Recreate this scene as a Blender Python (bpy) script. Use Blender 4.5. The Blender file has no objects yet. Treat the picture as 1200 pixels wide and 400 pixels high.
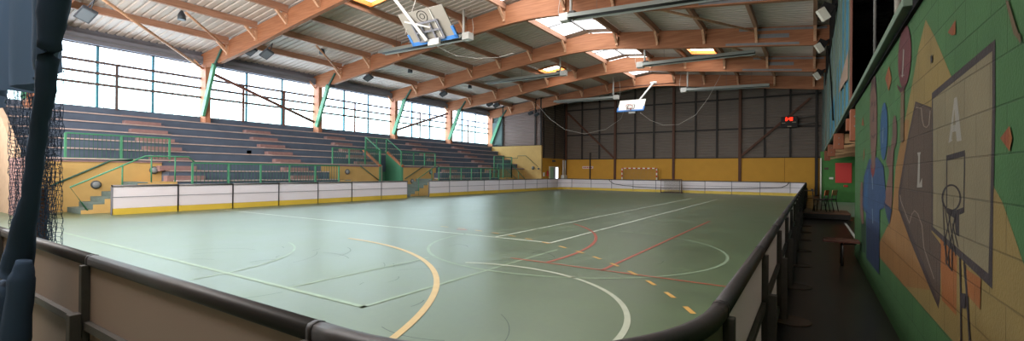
import bpy, bmesh, math, random
from mathutils import Vector, Matrix
random.seed(7)
C = bpy.context.scene.collection
scn = bpy.context.scene

# ---------------------------------------------------------------- materials
def lin(c):
    r = []
    for v in c[:3]:
        v = v / 255.0
        r.append(v / 12.92 if v <= 0.04045 else ((v + 0.055) / 1.055) ** 2.4)
    return (r[0], r[1], r[2], 1.0)

MATS = {}
def mat(name, col, rough=0.7, spec=0.3, var=0.0, scale=3.0, metal=0.0, bump=0.0, translucent=0.0, emit=None, emit_s=0.0, stretch=None):
    m = bpy.data.materials.new(name); m.use_nodes = True
    nt = m.node_tree; N = nt.nodes; L = nt.links
    b = N['Principled BSDF']
    base = lin(col)
    b.inputs['Base Color'].default_value = base
    b.inputs['Roughness'].default_value = rough
    b.inputs['Specular IOR Level'].default_value = spec
    b.inputs['Metallic'].default_value = metal
    if emit:
        b.inputs['Emission Color'].default_value = lin(emit)
        b.inputs['Emission Strength'].default_value = emit_s
    if var > 0 or bump > 0:
        geo = N.new('ShaderNodeNewGeometry')
        mp = N.new('ShaderNodeMapping')
        if stretch: mp.inputs['Scale'].default_value = stretch
        no = N.new('ShaderNodeTexNoise'); no.inputs['Scale'].default_value = scale; no.inputs['Detail'].default_value = 5
        L.new(geo.outputs['Position'], mp.inputs['Vector']); L.new(mp.outputs['Vector'], no.inputs['Vector'])
        if var > 0:
            mx = N.new('ShaderNodeMix'); mx.data_type = 'RGBA'
            mx.inputs['A'].default_value = tuple(max(0, v * (1 - var)) for v in base[:3]) + (1,)
            mx.inputs['B'].default_value = tuple(min(1, v * (1 + var)) for v in base[:3]) + (1,)
            rr = N.new('ShaderNodeMapRange'); rr.inputs['From Min'].default_value = 0.3; rr.inputs['From Max'].default_value = 0.7
            L.new(no.outputs['Fac'], rr.inputs['Value']); L.new(rr.outputs['Result'], mx.inputs['Factor'])
            L.new(mx.outputs['Result'], b.inputs['Base Color'])
        if bump > 0:
            bp = N.new('ShaderNodeBump'); bp.inputs['Strength'].default_value = bump; bp.inputs['Distance'].default_value = 0.02
            L.new(no.outputs['Fac'], bp.inputs['Height']); L.new(bp.outputs['Normal'], b.inputs['Normal'])
    if translucent > 0:
        tr = N.new('ShaderNodeBsdfTranslucent'); tr.inputs['Color'].default_value = base
        ms = N.new('ShaderNodeMixShader'); ms.inputs['Fac'].default_value = translucent
        L.new(b.outputs['BSDF'], ms.inputs[1]); L.new(tr.outputs['BSDF'], ms.inputs[2])
        L.new(ms.outputs['Shader'], N['Material Output'].inputs['Surface'])
    MATS[name] = m
    return m

def block_mat(name, col, rough=0.75, var=0.10, bump=0.6, course=0.225, length=0.45):
    """painted hollow-block masonry in the YZ plane: joints as bump and a faint tint"""
    m = mat(name, col, rough, 0.25)
    nt = m.node_tree; N = nt.nodes; L = nt.links; b = N['Principled BSDF']
    geo = N.new('ShaderNodeNewGeometry'); sp = N.new('ShaderNodeSeparateXYZ'); cb = N.new('ShaderNodeCombineXYZ')
    L.new(geo.outputs['Position'], sp.inputs[0])
    L.new(sp.outputs['Y'], cb.inputs['X'])
    ad = N.new('ShaderNodeMath'); ad.operation = 'ADD'; ad.inputs[1].default_value = 0.1 * 0 + (course - (0.80 % course))
    L.new(sp.outputs['Z'], ad.inputs[0]); L.new(ad.outputs[0], cb.inputs['Y'])
    br = N.new('ShaderNodeTexBrick'); br.inputs['Scale'].default_value = 1.0
    br.inputs['Brick Width'].default_value = length; br.inputs['Row Height'].default_value = course
    br.inputs['Mortar Size'].default_value = 0.006; br.inputs['Mortar Smooth'].default_value = 0.4
    base = lin(col)
    br.inputs['Color1'].default_value = base; br.inputs['Color2'].default_value = tuple(v * 0.93 for v in base[:3]) + (1,)
    br.inputs['Mortar'].default_value = tuple(v * 0.70 for v in base[:3]) + (1,)
    L.new(cb.outputs[0], br.inputs['Vector'])
    no = N.new('ShaderNodeTexNoise'); no.inputs['Scale'].default_value = 60; no.inputs['Detail'].default_value = 4
    L.new(geo.outputs['Position'], no.inputs['Vector'])
    n2 = N.new('ShaderNodeTexNoise'); n2.inputs['Scale'].default_value = 2.5; n2.inputs['Detail'].default_value = 6
    L.new(geo.outputs['Position'], n2.inputs['Vector'])
    mr = N.new('ShaderNodeMapRange'); mr.inputs['From Min'].default_value = 0.3; mr.inputs['From Max'].default_value = 0.7
    mr.inputs['To Min'].default_value = 1 - var; mr.inputs['To Max'].default_value = 1 + var
    L.new(n2.outputs['Fac'], mr.inputs['Value'])
    vm = N.new('ShaderNodeVectorMath'); vm.operation = 'SCALE'
    L.new(br.outputs['Color'], vm.inputs[0]); L.new(mr.outputs['Result'], vm.inputs['Scale'])
    L.new(vm.outputs['Vector'], b.inputs['Base Color'])
    mi = N.new('ShaderNodeMath'); mi.operation = 'MULTIPLY_ADD'; mi.inputs[1].default_value = -1.0
    ns = N.new('ShaderNodeMath'); ns.operation = 'MULTIPLY'; ns.inputs[1].default_value = 0.5
    L.new(no.outputs['Fac'], ns.inputs[0]); L.new(br.outputs['Fac'], mi.inputs[0]); L.new(ns.outputs[0], mi.inputs[2])
    bp = N.new('ShaderNodeBump'); bp.inputs['Strength'].default_value = bump; bp.inputs['Distance'].default_value = 0.008
    L.new(mi.outputs[0], bp.inputs['Height']); L.new(bp.outputs['Normal'], b.inputs['Normal'])
    return m

def wood_mat(name, c1, c2, axis='X', rough=0.6, lam=0.0):
    """glulam timber: long grain along an axis with thin lamination lines"""
    m = mat(name, c1, rough, 0.25)
    nt = m.node_tree; N = nt.nodes; L = nt.links; b = N['Principled BSDF']
    geo = N.new('ShaderNodeNewGeometry'); mp = N.new('ShaderNodeMapping')
    s = {'X': (0.6, 9, 9), 'Y': (9, 0.6, 9), 'Z': (9, 9, 0.6)}[axis]
    mp.inputs['Scale'].default_value = s
    no = N.new('ShaderNodeTexNoise'); no.inputs['Scale'].default_value = 1.6; no.inputs['Detail'].default_value = 6
    L.new(geo.outputs['Position'], mp.inputs['Vector']); L.new(mp.outputs['Vector'], no.inputs['Vector'])
    mx = N.new('ShaderNodeMix'); mx.data_type = 'RGBA'
    mx.inputs['A'].default_value = lin(c1); mx.inputs['B'].default_value = lin(c2)
    rr = N.new('ShaderNodeMapRange'); rr.inputs['From Min'].default_value = 0.35; rr.inputs['From Max'].default_value = 0.65
    L.new(no.outputs['Fac'], rr.inputs['Value']); L.new(rr.outputs['Result'], mx.inputs['Factor'])
    L.new(mx.outputs['Result'], b.inputs['Base Color'])
    return m

def glow_mat(name, col, strength, seam_axis=None, pitch=0.55, dark=0.12, width=0.05, lower=None, clear=0.0):
    """daylight glowing through clouded glazing, thin joints between the channels"""
    m = bpy.data.materials.new(name); m.use_nodes = True
    nt = m.node_tree; N = nt.nodes; L = nt.links
    N.remove(N['Principled BSDF'])
    em = N.new('ShaderNodeEmission'); em.inputs['Color'].default_value = lin(col); em.inputs['Strength'].default_value = strength
    if clear > 0:
        tp = N.new('ShaderNodeBsdfTransparent'); tp.inputs['Color'].default_value = (clear, clear, clear, 1)
        ash = N.new('ShaderNodeAddShader'); L.new(em.outputs[0], ash.inputs[0]); L.new(tp.outputs[0], ash.inputs[1])
        L.new(ash.outputs[0], N['Material Output'].inputs['Surface'])
    else: L.new(em.outputs[0], N['Material Output'].inputs['Surface'])
    geo = N.new('ShaderNodeNewGeometry'); sp = N.new('ShaderNodeSeparateXYZ'); L.new(geo.outputs['Position'], sp.inputs[0])
    if seam_axis:
        d = N.new('ShaderNodeMath'); d.operation = 'DIVIDE'; d.inputs[1].default_value = pitch
        L.new(sp.outputs[seam_axis], d.inputs[0])
        f = N.new('ShaderNodeMath'); f.operation = 'FRACT'; L.new(d.outputs[0], f.inputs[0])
        lt = N.new('ShaderNodeMath'); lt.operation = 'LESS_THAN'; lt.inputs[1].default_value = width; L.new(f.outputs[0], lt.inputs[0])
        mr = N.new('ShaderNodeMapRange'); mr.inputs['To Min'].default_value = strength; mr.inputs['To Max'].default_value = strength * dark
        L.new(lt.outputs[0], mr.inputs['Value']); L.new(mr.outputs['Result'], em.inputs['Strength'])
    if lower:
        z0, c2 = lower
        lt2 = N.new('ShaderNodeMath'); lt2.operation = 'LESS_THAN'; lt2.inputs[1].default_value = z0; L.new(sp.outputs['Z'], lt2.inputs[0])
        mx = N.new('ShaderNodeMix'); mx.data_type = 'RGBA'; mx.inputs['A'].default_value = lin(col); mx.inputs['B'].default_value = c2
        L.new(lt2.outputs[0], mx.inputs['Factor']); L.new(mx.outputs['Result'], em.inputs['Color'])
    MATS[name] = m
    return m

# ---------------------------------------------------------------- mesh builder
class MB:
    def __init__(s): s.v = []; s.f = []; s.m = []; s.sm = []
    def add(s, vs, fs, mi=0, smooth=False):
        o = len(s.v); s.v += [tuple(p) for p in vs]
        for f in fs: s.f.append([o + i for i in f]); s.m.append(mi); s.sm.append(smooth)
        return s
    def box(s, a, b, mi=0):
        x0, x1 = sorted((a[0], b[0])); y0, y1 = sorted((a[1], b[1])); z0, z1 = sorted((a[2], b[2]))
        vs = [(x0,y0,z0),(x1,y0,z0),(x1,y1,z0),(x0,y1,z0),(x0,y0,z1),(x1,y0,z1),(x1,y1,z1),(x0,y1,z1)]
        return s.add(vs, [(0,3,2,1),(4,5,6,7),(0,1,5,4),(1,2,6,5),(2,3,7,6),(3,0,4,7)], mi)
    def bar(s, p, q, w, h, mi=0, up=(0,0,1)):
        p = Vector(p); q = Vector(q); d = (q - p).normalized(); u = Vector(up)
        if abs(d.dot(u)) > 0.98: u = Vector((0,1,0))
        r = d.cross(u).normalized(); u = r.cross(d).normalized()
        vs = []
        for c in (p, q):
            for a, b in ((-1,-1),(1,-1),(1,1),(-1,1)): vs.append(c + r * (a * w / 2) + u * (b * h / 2))
        return s.add(vs, [(0,1,2,3)[::-1],(4,5,6,7),(0,1,5,4),(1,2,6,5),(2,3,7,6),(3,0,4,7)], mi)
    def tube(s, pts, r, n=8, mi=0, cap=True, smooth=True):
        pts = [Vector(p) for p in pts]; rings = []
        vs = []; fs = []
        for i, p in enumerate(pts):
            a = pts[max(0, i-1)]; b = pts[min(len(pts)-1, i+1)]; d = (b - a).normalized()
            u = Vector((0,0,1)) if abs(d.z) < 0.95 else Vector((1,0,0))
            e1 = d.cross(u).normalized(); e2 = d.cross(e1).normalized()
            rr = r[i] if isinstance(r, (list, tuple)) else r
            for k in range(n):
                t = 2 * math.pi * k / n
                vs.append(p + e1 * (math.cos(t) * rr) + e2 * (math.sin(t) * rr))
        for i in range(len(pts) - 1):
            for k in range(n):
                fs.append((i*n+k, i*n+(k+1) % n, (i+1)*n+(k+1) % n, (i+1)*n+k))
        s.add(vs, fs, mi, smooth)
        if cap:
            o = len(s.v) - len(vs)
            s.f.append([o + k for k in range(n)][::-1]); s.m.append(mi); s.sm.append(False)
            s.f.append([o + (len(pts)-1)*n + k for k in range(n)]); s.m.append(mi); s.sm.append(False)
        return s
    def sweep(s, path, prof, mi=0, smooth=True):
        """path: list of (x,y,z) on a level curve; prof: closed list of (out, up)"""
        n = len(prof); vs = []; fs = []
        for i, p in enumerate(path):
            p = Vector(p); a = Vector(path[max(0,i-1)]); b = Vector(path[min(len(path)-1,i+1)])
            d = (b - a); d.z = 0; d.normalize(); o = Vector((d.y, -d.x, 0))
            for (u, w) in prof: vs.append(p + o * u + Vector((0,0,w)))
        for i in range(len(path) - 1):
            for k in range(n): fs.append((i*n+k, (i+1)*n+k, (i+1)*n+(k+1) % n, i*n+(k+1) % n))
        s.add(vs, fs, mi, smooth)
        o = len(s.v) - len(vs)
        s.f.append([o + k for k in range(n)]); s.m.append(mi); s.sm.append(False)
        s.f.append([o + (len(path)-1)*n + k for k in range(n)][::-1]); s.m.append(mi); s.sm.append(False)
        return s
    def prism(s, poly, axis, a, b, mi=0):
        """poly in the two other axes, extruded along axis from a to b"""
        def P(u, w, t):
            return {'X': (t, u, w), 'Y': (u, t, w), 'Z': (u, w, t)}[axis]
        n = len(poly); vs = [P(u, w, a) for u, w in poly] + [P(u, w, b) for u, w in poly]
        fs = [list(range(n)), list(range(2*n-1, n-1, -1))] + [(i, (i+1) % n, n+(i+1) % n, n+i) for i in range(n)]
        return s.add(vs, fs, mi)
    def lathe(s, prof, c, axis='Z', n=20, mi=0):
        """prof list of (radius, height) about an axis through c"""
        vs = []; fs = []
        for (r, h) in prof:
            for k in range(n):
                t = 2*math.pi*k/n; a, b = math.cos(t)*r, math.sin(t)*r
                vs.append({'Z': (c[0]+a, c[1]+b, c[2]+h), 'X': (c[0]+h, c[1]+a, c[2]+b), 'Y': (c[0]+a, c[1]+h, c[2]+b)}[axis])
        for i in range(len(prof)-1):
            for k in range(n): fs.append((i*n+k, i*n+(k+1)%n, (i+1)*n+(k+1)%n, (i+1)*n+k))
        s.add(vs, fs, mi, True)
        o = len(s.v) - len(vs)
        s.f.append([o+k for k in range(n)][::-1]); s.m.append(mi); s.sm.append(False)
        s.f.append([o+(len(prof)-1)*n+k for k in range(n)]); s.m.append(mi); s.sm.append(False)
        return s
    def build(s, name, m, parent=None, bevel=0.0, recalc=True):
        me = bpy.data.meshes.new(name); me.from_pydata(s.v, [], s.f); me.update()
        for mm in (m if isinstance(m, (list, tuple)) else [m]): me.materials.append(mm if not isinstance(mm, str) else MATS[mm])
        for i, p in enumerate(me.polygons): p.material_index = s.m[i]; p.use_smooth = s.sm[i]
        if recalc:
            bm = bmesh.new(); bm.from_mesh(me); bmesh.ops.recalc_face_normals(bm, faces=bm.faces); bm.to_mesh(me); bm.free()
        o = bpy.data.objects.new(name, me); C.objects.link(o)
        if parent is not None:
            o.parent = parent
            o.matrix_parent_inverse = Matrix.Translation(parent.location).inverted() if parent.type == 'EMPTY' else Matrix.Identity(4)
        if bevel > 0:
            bv = o.modifiers.new('Bevel', 'BEVEL'); bv.width = bevel; bv.segments = 2; bv.limit_method = 'ANGLE'
        return o

def BX(a, b, mi=0): return MB().box(a, b, mi)
def thing(name, label, cat, loc=(0,0,0), group=None):
    o = bpy.data.objects.new(name, None); C.objects.link(o); o.location = loc; o.empty_display_size = 0.2
    o['label'] = label; o['category'] = cat
    if group: o['group'] = group
    return o
def tag(o, label, cat, group=None):
    o['label'] = label; o['category'] = cat
    if group: o['group'] = group
    return o
def root(name, loc=(0,0,0)):
    o = bpy.data.objects.new(name, None); C.objects.link(o); o.location = loc; o['kind'] = 'structure'; return o
def struct(o): o['kind'] = 'structure'; return o
ORD = ['first','second','third','fourth','fifth','sixth','seventh','eighth','ninth','tenth','eleventh','twelfth','thirteenth','fourteenth','fifteenth','sixteenth','seventeenth','eighteenth','nineteenth','twentieth','twenty-first','twenty-second']

# ---------------------------------------------------------------- palette
SKY = 3.2
wood_mat('glulam', (170,116,84), (146,96,68), 'X')
wood_mat('glulam_post', (184,128,100), (160,108,82), 'Z')
wood_mat('purlin_wood', (190,146,122), (168,126,104), 'Y')
wood_mat('strut_wood', (212,168,136), (190,146,116), 'Z')
wood_mat('curb_wood', (214,140,70), (196,120,56), 'X')
mat('deck', (206,194,186), 0.6, 0.3, 0.06, 0.7)
mat('eave_dark', (128,130,140), 0.6, 0.3)
mat('steel_brown', (104,66,54), 0.55, 0.3, 0.08, 4)
mat('plate_grey', (120,122,126), 0.45, 0.5, 0.08, 6)
mat('green_paint', (76,142,108), 0.45, 0.4)
mat('green_rail', (62,128,96), 0.5, 0.4)
mat('green_baluster', (58,96,84), 0.55, 0.3)
mat('blue_mullion', (70,130,150), 0.5, 0.4)  # blue lightened to teal, bloom of the bright panes put into the colour
mat('rail_dark', (86,74,72), 0.55, 0.3)
glow_mat('pane_glow', (212,234,255), SKY, 'Y', 0.55, 0.12, 0.08, (5.95, (0.55, 0.80, 0.84, 1)), clear=0.8)
glow_mat('skylight_glow', (255,253,248), SKY, 'Y', 1.1, 0.4, 0.035, clear=0.8)
glow_mat('hatch_glow', (255,250,240), SKY, clear=0.8)
glow_mat('door_glow', (245,252,255), 2.0)
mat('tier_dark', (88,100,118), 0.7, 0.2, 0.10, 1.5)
mat('nosing', (186,168,164), 0.6, 0.3, 0.10, 4)
mat('step_red', (146,118,116), 0.75, 0.2, 0.12, 5)
mat('yellow_wall', (190,158,100), 0.7, 0.25, 0.05, 2)
mat('yellow_pad', (196,146,56), 0.7, 0.25, 0.04, 1.5)
mat('yellow_dark', (150,108,40), 0.7, 0.25)
mat('cladding', (104,94,86), 0.55, 0.3, 0.06, 0.8)
mat('cladding_pink', (124,108,104), 0.55, 0.3, 0.05, 0.8)
mat('cladding_green', (80,100,100), 0.55, 0.3, 0.05, 0.8)
mat('stud_dark', (44,40,38), 0.6, 0.3)
mat('column_brown', (88,56,42), 0.6, 0.3)
mat('board_white', (240,236,241), 0.35, 0.4, 0.03, 0.8, translucent=0.38)
mat('board_back', (156,138,126), 0.5, 0.3, 0.03, 0.8, translucent=0.25)
mat('board_back_pale', (226,222,212), 0.5, 0.3, 0.03, 0.8, translucent=0.7)
mat('board_yellow', (206,178,70), 0.4, 0.4, 0.05, 2)
mat('board_seam', (128,130,140), 0.5, 0.4)
mat('cap_grey', (92,90,92), 0.38, 0.5, 0.05, 10)
mat('cap_dark', (46,43,44), 0.5, 0.4, 0.08, 12)
mat('galv', (104,104,102), 0.5, 0.5, 0.10, 14, 0.25)
mat('galv_dark', (66,62,58), 0.55, 0.4, 0.12, 14)
mat('white_line', (196,204,190), 0.4, 0.3, 0.08, 6)
mat('pale_line', (120,138,114), 0.4, 0.3, 0.14, 5)
mat('yellow_line', (176,150,98), 0.4, 0.3, 0.06, 6)
mat('dash_line', (184,144,78), 0.4, 0.3, 0.06, 6)
mat('red_line', (150,76,60), 0.4, 0.3, 0.08, 6)
mat('arc_line', (158,164,146), 0.4, 0.3, 0.08, 6)
mat('scuff', (70,84,76), 0.5, 0.3)
mat('corridor_floor', (30,27,25), 0.30, 0.35, 0.15, 3)
mat('grey_green_floor', (122,142,122), 0.4, 0.4, 0.06, 2)
mat('platform_black', (38,34,32), 0.6, 0.3)
mat('white_paint', (226,224,218), 0.45, 0.4)
mat('cream_paint', (206,204,192), 0.5, 0.4)
mat('hoop_blue', (70,132,206), 0.5, 0.4)
mat('hoop_red', (190,60,44), 0.5, 0.4)
mat('hoop_grey', (150,146,138), 0.5, 0.4)
mat('heater_grey', (164,170,166), 0.35, 0.5)
mat('heater_dark', (62,60,60), 0.5, 0.4)
mat('heater_white', (208,208,204), 0.5, 0.4)
mat('lamp_dark', (62,68,76), 0.5, 0.4)
mat('lamp_glass', (96,106,114), 0.2, 0.5)
mat('wire', (196,190,182), 0.5, 0.4)
mat('cable_black', (34,36,40), 0.5, 0.4)
mat('netting', (56,72,92), 0.9, 0.1)
mat('net_grey', (150,144,136), 0.9, 0.1)
mat('net_hazed', (86,108,134), 0.9, 0.1)  # lighter blue net: haze from the bright windows put into the colour
mat('post_brown', (104,74,64), 0.7, 0.2)
mat('chair_steel', (34,32,30), 0.45, 0.4)
mat('chair_orange', (196,110,60), 0.5, 0.3)
mat('chair_tan', (206,160,112), 0.5, 0.3)
mat('deck_brown', (104,76,60), 0.5, 0.3)
mat('desk_dark', (50,40,34), 0.5, 0.3)
mat('bench_red', (72,42,34), 0.5, 0.3)
mat('gallery_dark', (14,14,15), 0.8, 0.1)  # near-black colour carries the gloom of the unlit gallery
mat('gallery_blue', (38,98,120), 0.6, 0.3, 0.12, 1.5)
mat('gallery_grey', (84,104,100), 0.6, 0.3, 0.12, 1.5)
mat('ledge_green', (82,98,84), 0.55, 0.3)
mat('sheet_tan', (126,106,92), 0.7, 0.2)
mat('joist_brown', (120,70,46), 0.6, 0.3, 0.1, 4)
mat('plank_tan', (150,118,84), 0.6, 0.3, 0.1, 4)
mat('beige_block', (176,152,128), 0.8, 0.2, 0.08, 3)
mat('green_corridor', (66,120,60), 0.65, 0.3, 0.08, 3)
mat('red_square', (196,62,58), 0.6, 0.3)
mat('vom_green', (84,146,116), 0.6, 0.3)
mat('coping_orange', (178,112,76), 0.6, 0.3)
mat('step_grey', (104,120,116), 0.7, 0.2, 0.08, 4)
mat('dark_green_door', (150,190,164), 0.6, 0.3)
mat('extinguisher', (176,40,34), 0.4, 0.4)
mat('score_black', (26,24,24), 0.5, 0.3)
mat('score_led', (255,60,30), 0.5, 0.3, emit=(255,52,26), emit_s=2.2)
mat('score_text', (150,140,120), 0.6, 0.2)
mat('rust', (74,60,52), 0.6, 0.3)
mat('sign_white', (214,200,190), 0.6, 0.2)
mat('sign_red', (180,60,60), 0.6, 0.2)
mat('bulkhead_grey', (128,134,138), 0.4, 0.4)
mat('bulkhead_dark', (70,76,80), 0.4, 0.4)
block_mat('wall_green', (43,74,40))
for nm, c in dict(m_yellow=(184,156,86), m_orange=(188,134,70), m_orange2=(196,116,50), m_orange3=(184,92,48), m_green_dark=(40,92,52), m_brown_edge=(82,62,56),
                  m_brown=(104,82,66), m_pale=(180,160,140), m_white=(206,200,186), m_frame=(74,62,62), m_board=(172,158,120), m_dark=(58,46,48),
                  m_maroon=(128,58,62), m_maroon_d=(88,30,34), m_wood=(140,112,78), m_blue=(48,88,140), m_blue2=(44,106,160), m_blue3=(34,62,108), m_paleblue=(140,170,196),
                  m_skin=(146,104,88), m_skin2=(132,98,84), m_skin_d=(92,60,54), m_red=(150,44,44), m_grey=(120,120,120)).items():
    block_mat(nm, tuple(v*0.52 for v in c))

def floor_mat():
    m = mat('rink_floor', (96,120,92), 0.28, 0.95)
    nt = m.node_tree; N = nt.nodes; L = nt.links; b = N['Principled BSDF']
    geo = N.new('ShaderNodeNewGeometry')
    n1 = N.new('ShaderNodeTexNoise'); n1.inputs['Scale'].default_value = 0.7; n1.inputs['Detail'].default_value = 8; n1.inputs['Roughness'].default_value = 0.65
    n2 = N.new('ShaderNodeTexNoise'); n2.inputs['Scale'].default_value = 14; n2.inputs['Detail'].default_value = 6
    for n in (n1, n2): L.new(geo.outputs['Position'], n.inputs['Vector'])
    mx = N.new('ShaderNodeMix'); mx.data_type = 'RGBA'
    mx.inputs['A'].default_value = lin((58,74,54)); mx.inputs['B'].default_value = lin((84,104,74))
    ad = N.new('ShaderNodeMath'); ad.operation = 'MULTIPLY_ADD'; ad.inputs[1].default_value = 0.35
    L.new(n2.outputs['Fac'], ad.inputs[0])
    mr0 = N.new('ShaderNodeMapRange'); mr0.inputs['From Min'].default_value = 0.3; mr0.inputs['From Max'].default_value = 0.7; mr0.inputs['To Max'].default_value = 0.65
    L.new(n1.outputs['Fac'], mr0.inputs['Value']); L.new(mr0.outputs['Result'], ad.inputs[2])
    L.new(ad.outputs[0], mx.inputs['Factor']); L.new(mx.outputs['Result'], b.inputs['Base Color'])
    mr = N.new('ShaderNodeMapRange'); mr.inputs['From Min'].default_value = 0.3; mr.inputs['From Max'].default_value = 0.7
    mr.inputs['To Min'].default_value = 0.34; mr.inputs['To Max'].default_value = 0.40
    L.new(n1.outputs['Fac'], mr.inputs['Value']); L.new(mr.outputs['Result'], b.inputs['Roughness'])
floor_mat()

# ---------------------------------------------------------------- floor and court lines
GRID = [-1.35, 5.2, 11.83, 18.5, 25.07, 31.57, 37.95]
WX = -27.4
floor = struct(MB().box((-28, -1.6, -0.12), (-0.30, 43, 0)).build('floor', 'rink_floor'))
struct(MB().box((-0.30, -1.6, -0.12), (4.2, 43, 0)).build('floor_corridor', 'corridor_floor'))

def strip(mb, pts, w, z=0.003, mi=0):
    n = len(pts); vs = []; fs = []
    for i, p in enumerate(pts):
        a = pts[max(0,i-1)]; b = pts[min(n-1,i+1)]
        dx, dy = b[0]-a[0], b[1]-a[1]; l = math.hypot(dx, dy); nx, ny = -dy/l*w/2, dx/l*w/2
        vs += [(p[0]+nx, p[1]+ny, z), (p[0]-nx, p[1]-ny, z)]
    for i in range(n-1): fs.append((2*i, 2*i+1, 2*i+3, 2*i+2))
    mb.add(vs, fs, mi)
def arc(c, r, a0, a1, n=48): return [(c[0]+r*math.cos(math.radians(a0+(a1-a0)*i/n)), c[1]+r*math.sin(math.radians(a0+(a1-a0)*i/n))) for i in range(n+1)]
def court(name, m, strips, z=0.003):
    for pts, w in strips:
        mb = MB(); strip(mb, pts, w, z); mb.build(name, m, floor, recalc=False)
court('court_line', 'white_line', [([(-6.52,9.34),(-6.52,31.5)],.06), ([(-4.97,9.34),(-4.97,31.5)],.06), ([(-20,9.28),(-4.94,9.34)],.06)])
court('court_line', 'pale_line', [([(-20,3.64),(-4.39,3.64)],.075), ([(-4.42,3.60),(-4.42,8.6)],.06), ([(-5.97,3.68),(-5.97,6.4)],.05),
      ([(-18,14.6),(-6.4,14.6)],.05), ([(-10.95,11.9),(-10.95,26)],.05)], 0.004)
court('court_circle', 'pale_line', [(arc((-4.38,9.2),3.08,0,360,96),.06), (arc((-10.5,3.1),2.95,0,75),.04)], 0.0045)
court('court_arc', 'arc_line', [(arc((-4.05,4.15),2.5,0,115),.07)], 0.0045)
court('goal_area_arc', 'yellow_line', [(arc((-9.2,.85),6.27,20,90),.085)], 0.005)
for i in range(15):
    a = 30 + i*4.1
    mb = MB(); strip(mb, arc((-9.2,.9),9.33,a,a+1.75,6), .065, 0.006); mb.build('dashed_line', 'dash_line', floor, recalc=False)
court('court_line', 'red_line', [([(-2.88,7.16),(-2.88,16.8)],.06), ([(-4.7,7.24),(-0.5,7.16)],.055)], 0.0055)
court('court_arc', 'red_line', [(arc((-10.9,8.0),7.0,-6,48),.07)], 0.0055)
court('court_line', 'red_line', [([(-8.25,9.95),(-7.95,10.05)],.12), ([(-8.9,21.4),(-8.7,21.45)],.15)], 0.0055)
for i in range(34):
    x = random.uniform(-9.5, -2.5); y = random.uniform(2.2, 8.5); a0 = random.uniform(0, 360); r = random.uniform(.3, 1.4)
    mb = MB(); strip(mb, arc((x,y), r, a0, a0+random.uniform(20,70), 10), random.uniform(.008,.016), 0.0024); mb.build('skate_scuff', 'scuff', floor, recalc=False)

# ---------------------------------------------------------------- rink boards
HB = 1.04
CAP = [(-.034,.0),(.024,.0),(.031,.012),(.031,.045),(.022,.062),(-.004,.068),(-.028,.062),(-.036,.046)]
def rink_board(A, B, label, group, dark=False, back='board_back', seam=True, feet=True, path=None, post_at_b=False):
    """one board section between two joints; the outside of the rink is to the right of A->B"""
    pts = path or [(A[0],A[1]),(B[0],B[1])]
    c = pts[len(pts)//2]
    t = thing('rink_board', label, 'rink board', (c[0], c[1], 0), group)
    P3 = lambda z: [(p[0],p[1],z) for p in pts]
    MB().sweep(P3(0), [(-.006,.22),(.010,.22),(.010,HB-.06),(-.006,HB-.06)], smooth=False).build('panel', 'board_white', t)
    if dark: MB().sweep(P3(0), [(.0105,.10),(.0125,.10),(.0125,HB-.06),(.0105,HB-.06)], smooth=False).build('back_sheet', back, t)
    MB().sweep(P3(0), [(-.014,.0),(.010,.0),(.010,.215),(-.014,.215)], smooth=False).build('kickplate', 'board_yellow', t)
    MB().sweep(P3(HB-.066), CAP).build('cap_rail', 'cap_dark' if dark else 'cap_grey', t)
    MB().sweep(P3(.60), [(-.012,.0),(.012,.0),(.012,.022),(-.012,.022)], smooth=False).build('joint_strip', 'board_seam', t)
    MB().sweep(P3(.57), [(.012,.0),(.045,.0),(.045,.05),(.012,.05)], smooth=False).build('mid_rail', 'galv_dark' if dark else 'galv', t)
    MB().sweep(P3(.09), [(.012,.0),(.045,.0),(.045,.06),(.012,.06)], smooth=False).build('bottom_rail', 'galv', t)
    ends = [0] if not post_at_b else [0, -1]
    for e in ends:
        p = Vector((pts[e][0], pts[e][1], 0)); q = Vector((pts[1][0], pts[1][1], 0)) if e == 0 else Vector((pts[-2][0], pts[-2][1], 0))
        d = (q - p).normalized() * (1 if e == 0 else -1); o = Vector((d.y, -d.x, 0))
        if e == -1: pass
        m = MB(); m.bar(p + o*.035 + Vector((0,0,0)), p + o*.035 + Vector((0,0,HB-.06)), .05, .045, up=tuple(o)); m.build('post', 'galv_dark' if dark else 'galv', t, 0.004)
        m = MB(); m.bar(p - o*.008 + Vector((0,0,.0)), p - o*.008 + Vector((0,0,HB-.05)), .05, .012, up=tuple(o)); m.build('seam_cover', 'board_seam', t)
        if feet:
            f = p + o*.085
            s = MB(); s.bar(f, f + Vector((0,0,.68)), .075, .06, up=tuple(o)); so = s.build('support_foot', 'galv_dark', t, 0.005)
            MB().lathe([(.20,.0),(.20,.010),(.19,.012)], (f.x + o.x*.06, f.y + o.y*.06, 0.0), 'Z', 20).build('base_plate', 'rust', so)
        m = MB()
        j = MB(); j.sweep([tuple(p + Vector((0,0,HB-.068)) - d*.012), tuple(p + Vector((0,0,HB-.068)) + d*.018)], [(a*1.05, b*1.06) for a, b in CAP]); j.build('rail_joint', 'cap_dark', t)
    return t

LBX = -20.33
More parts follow.
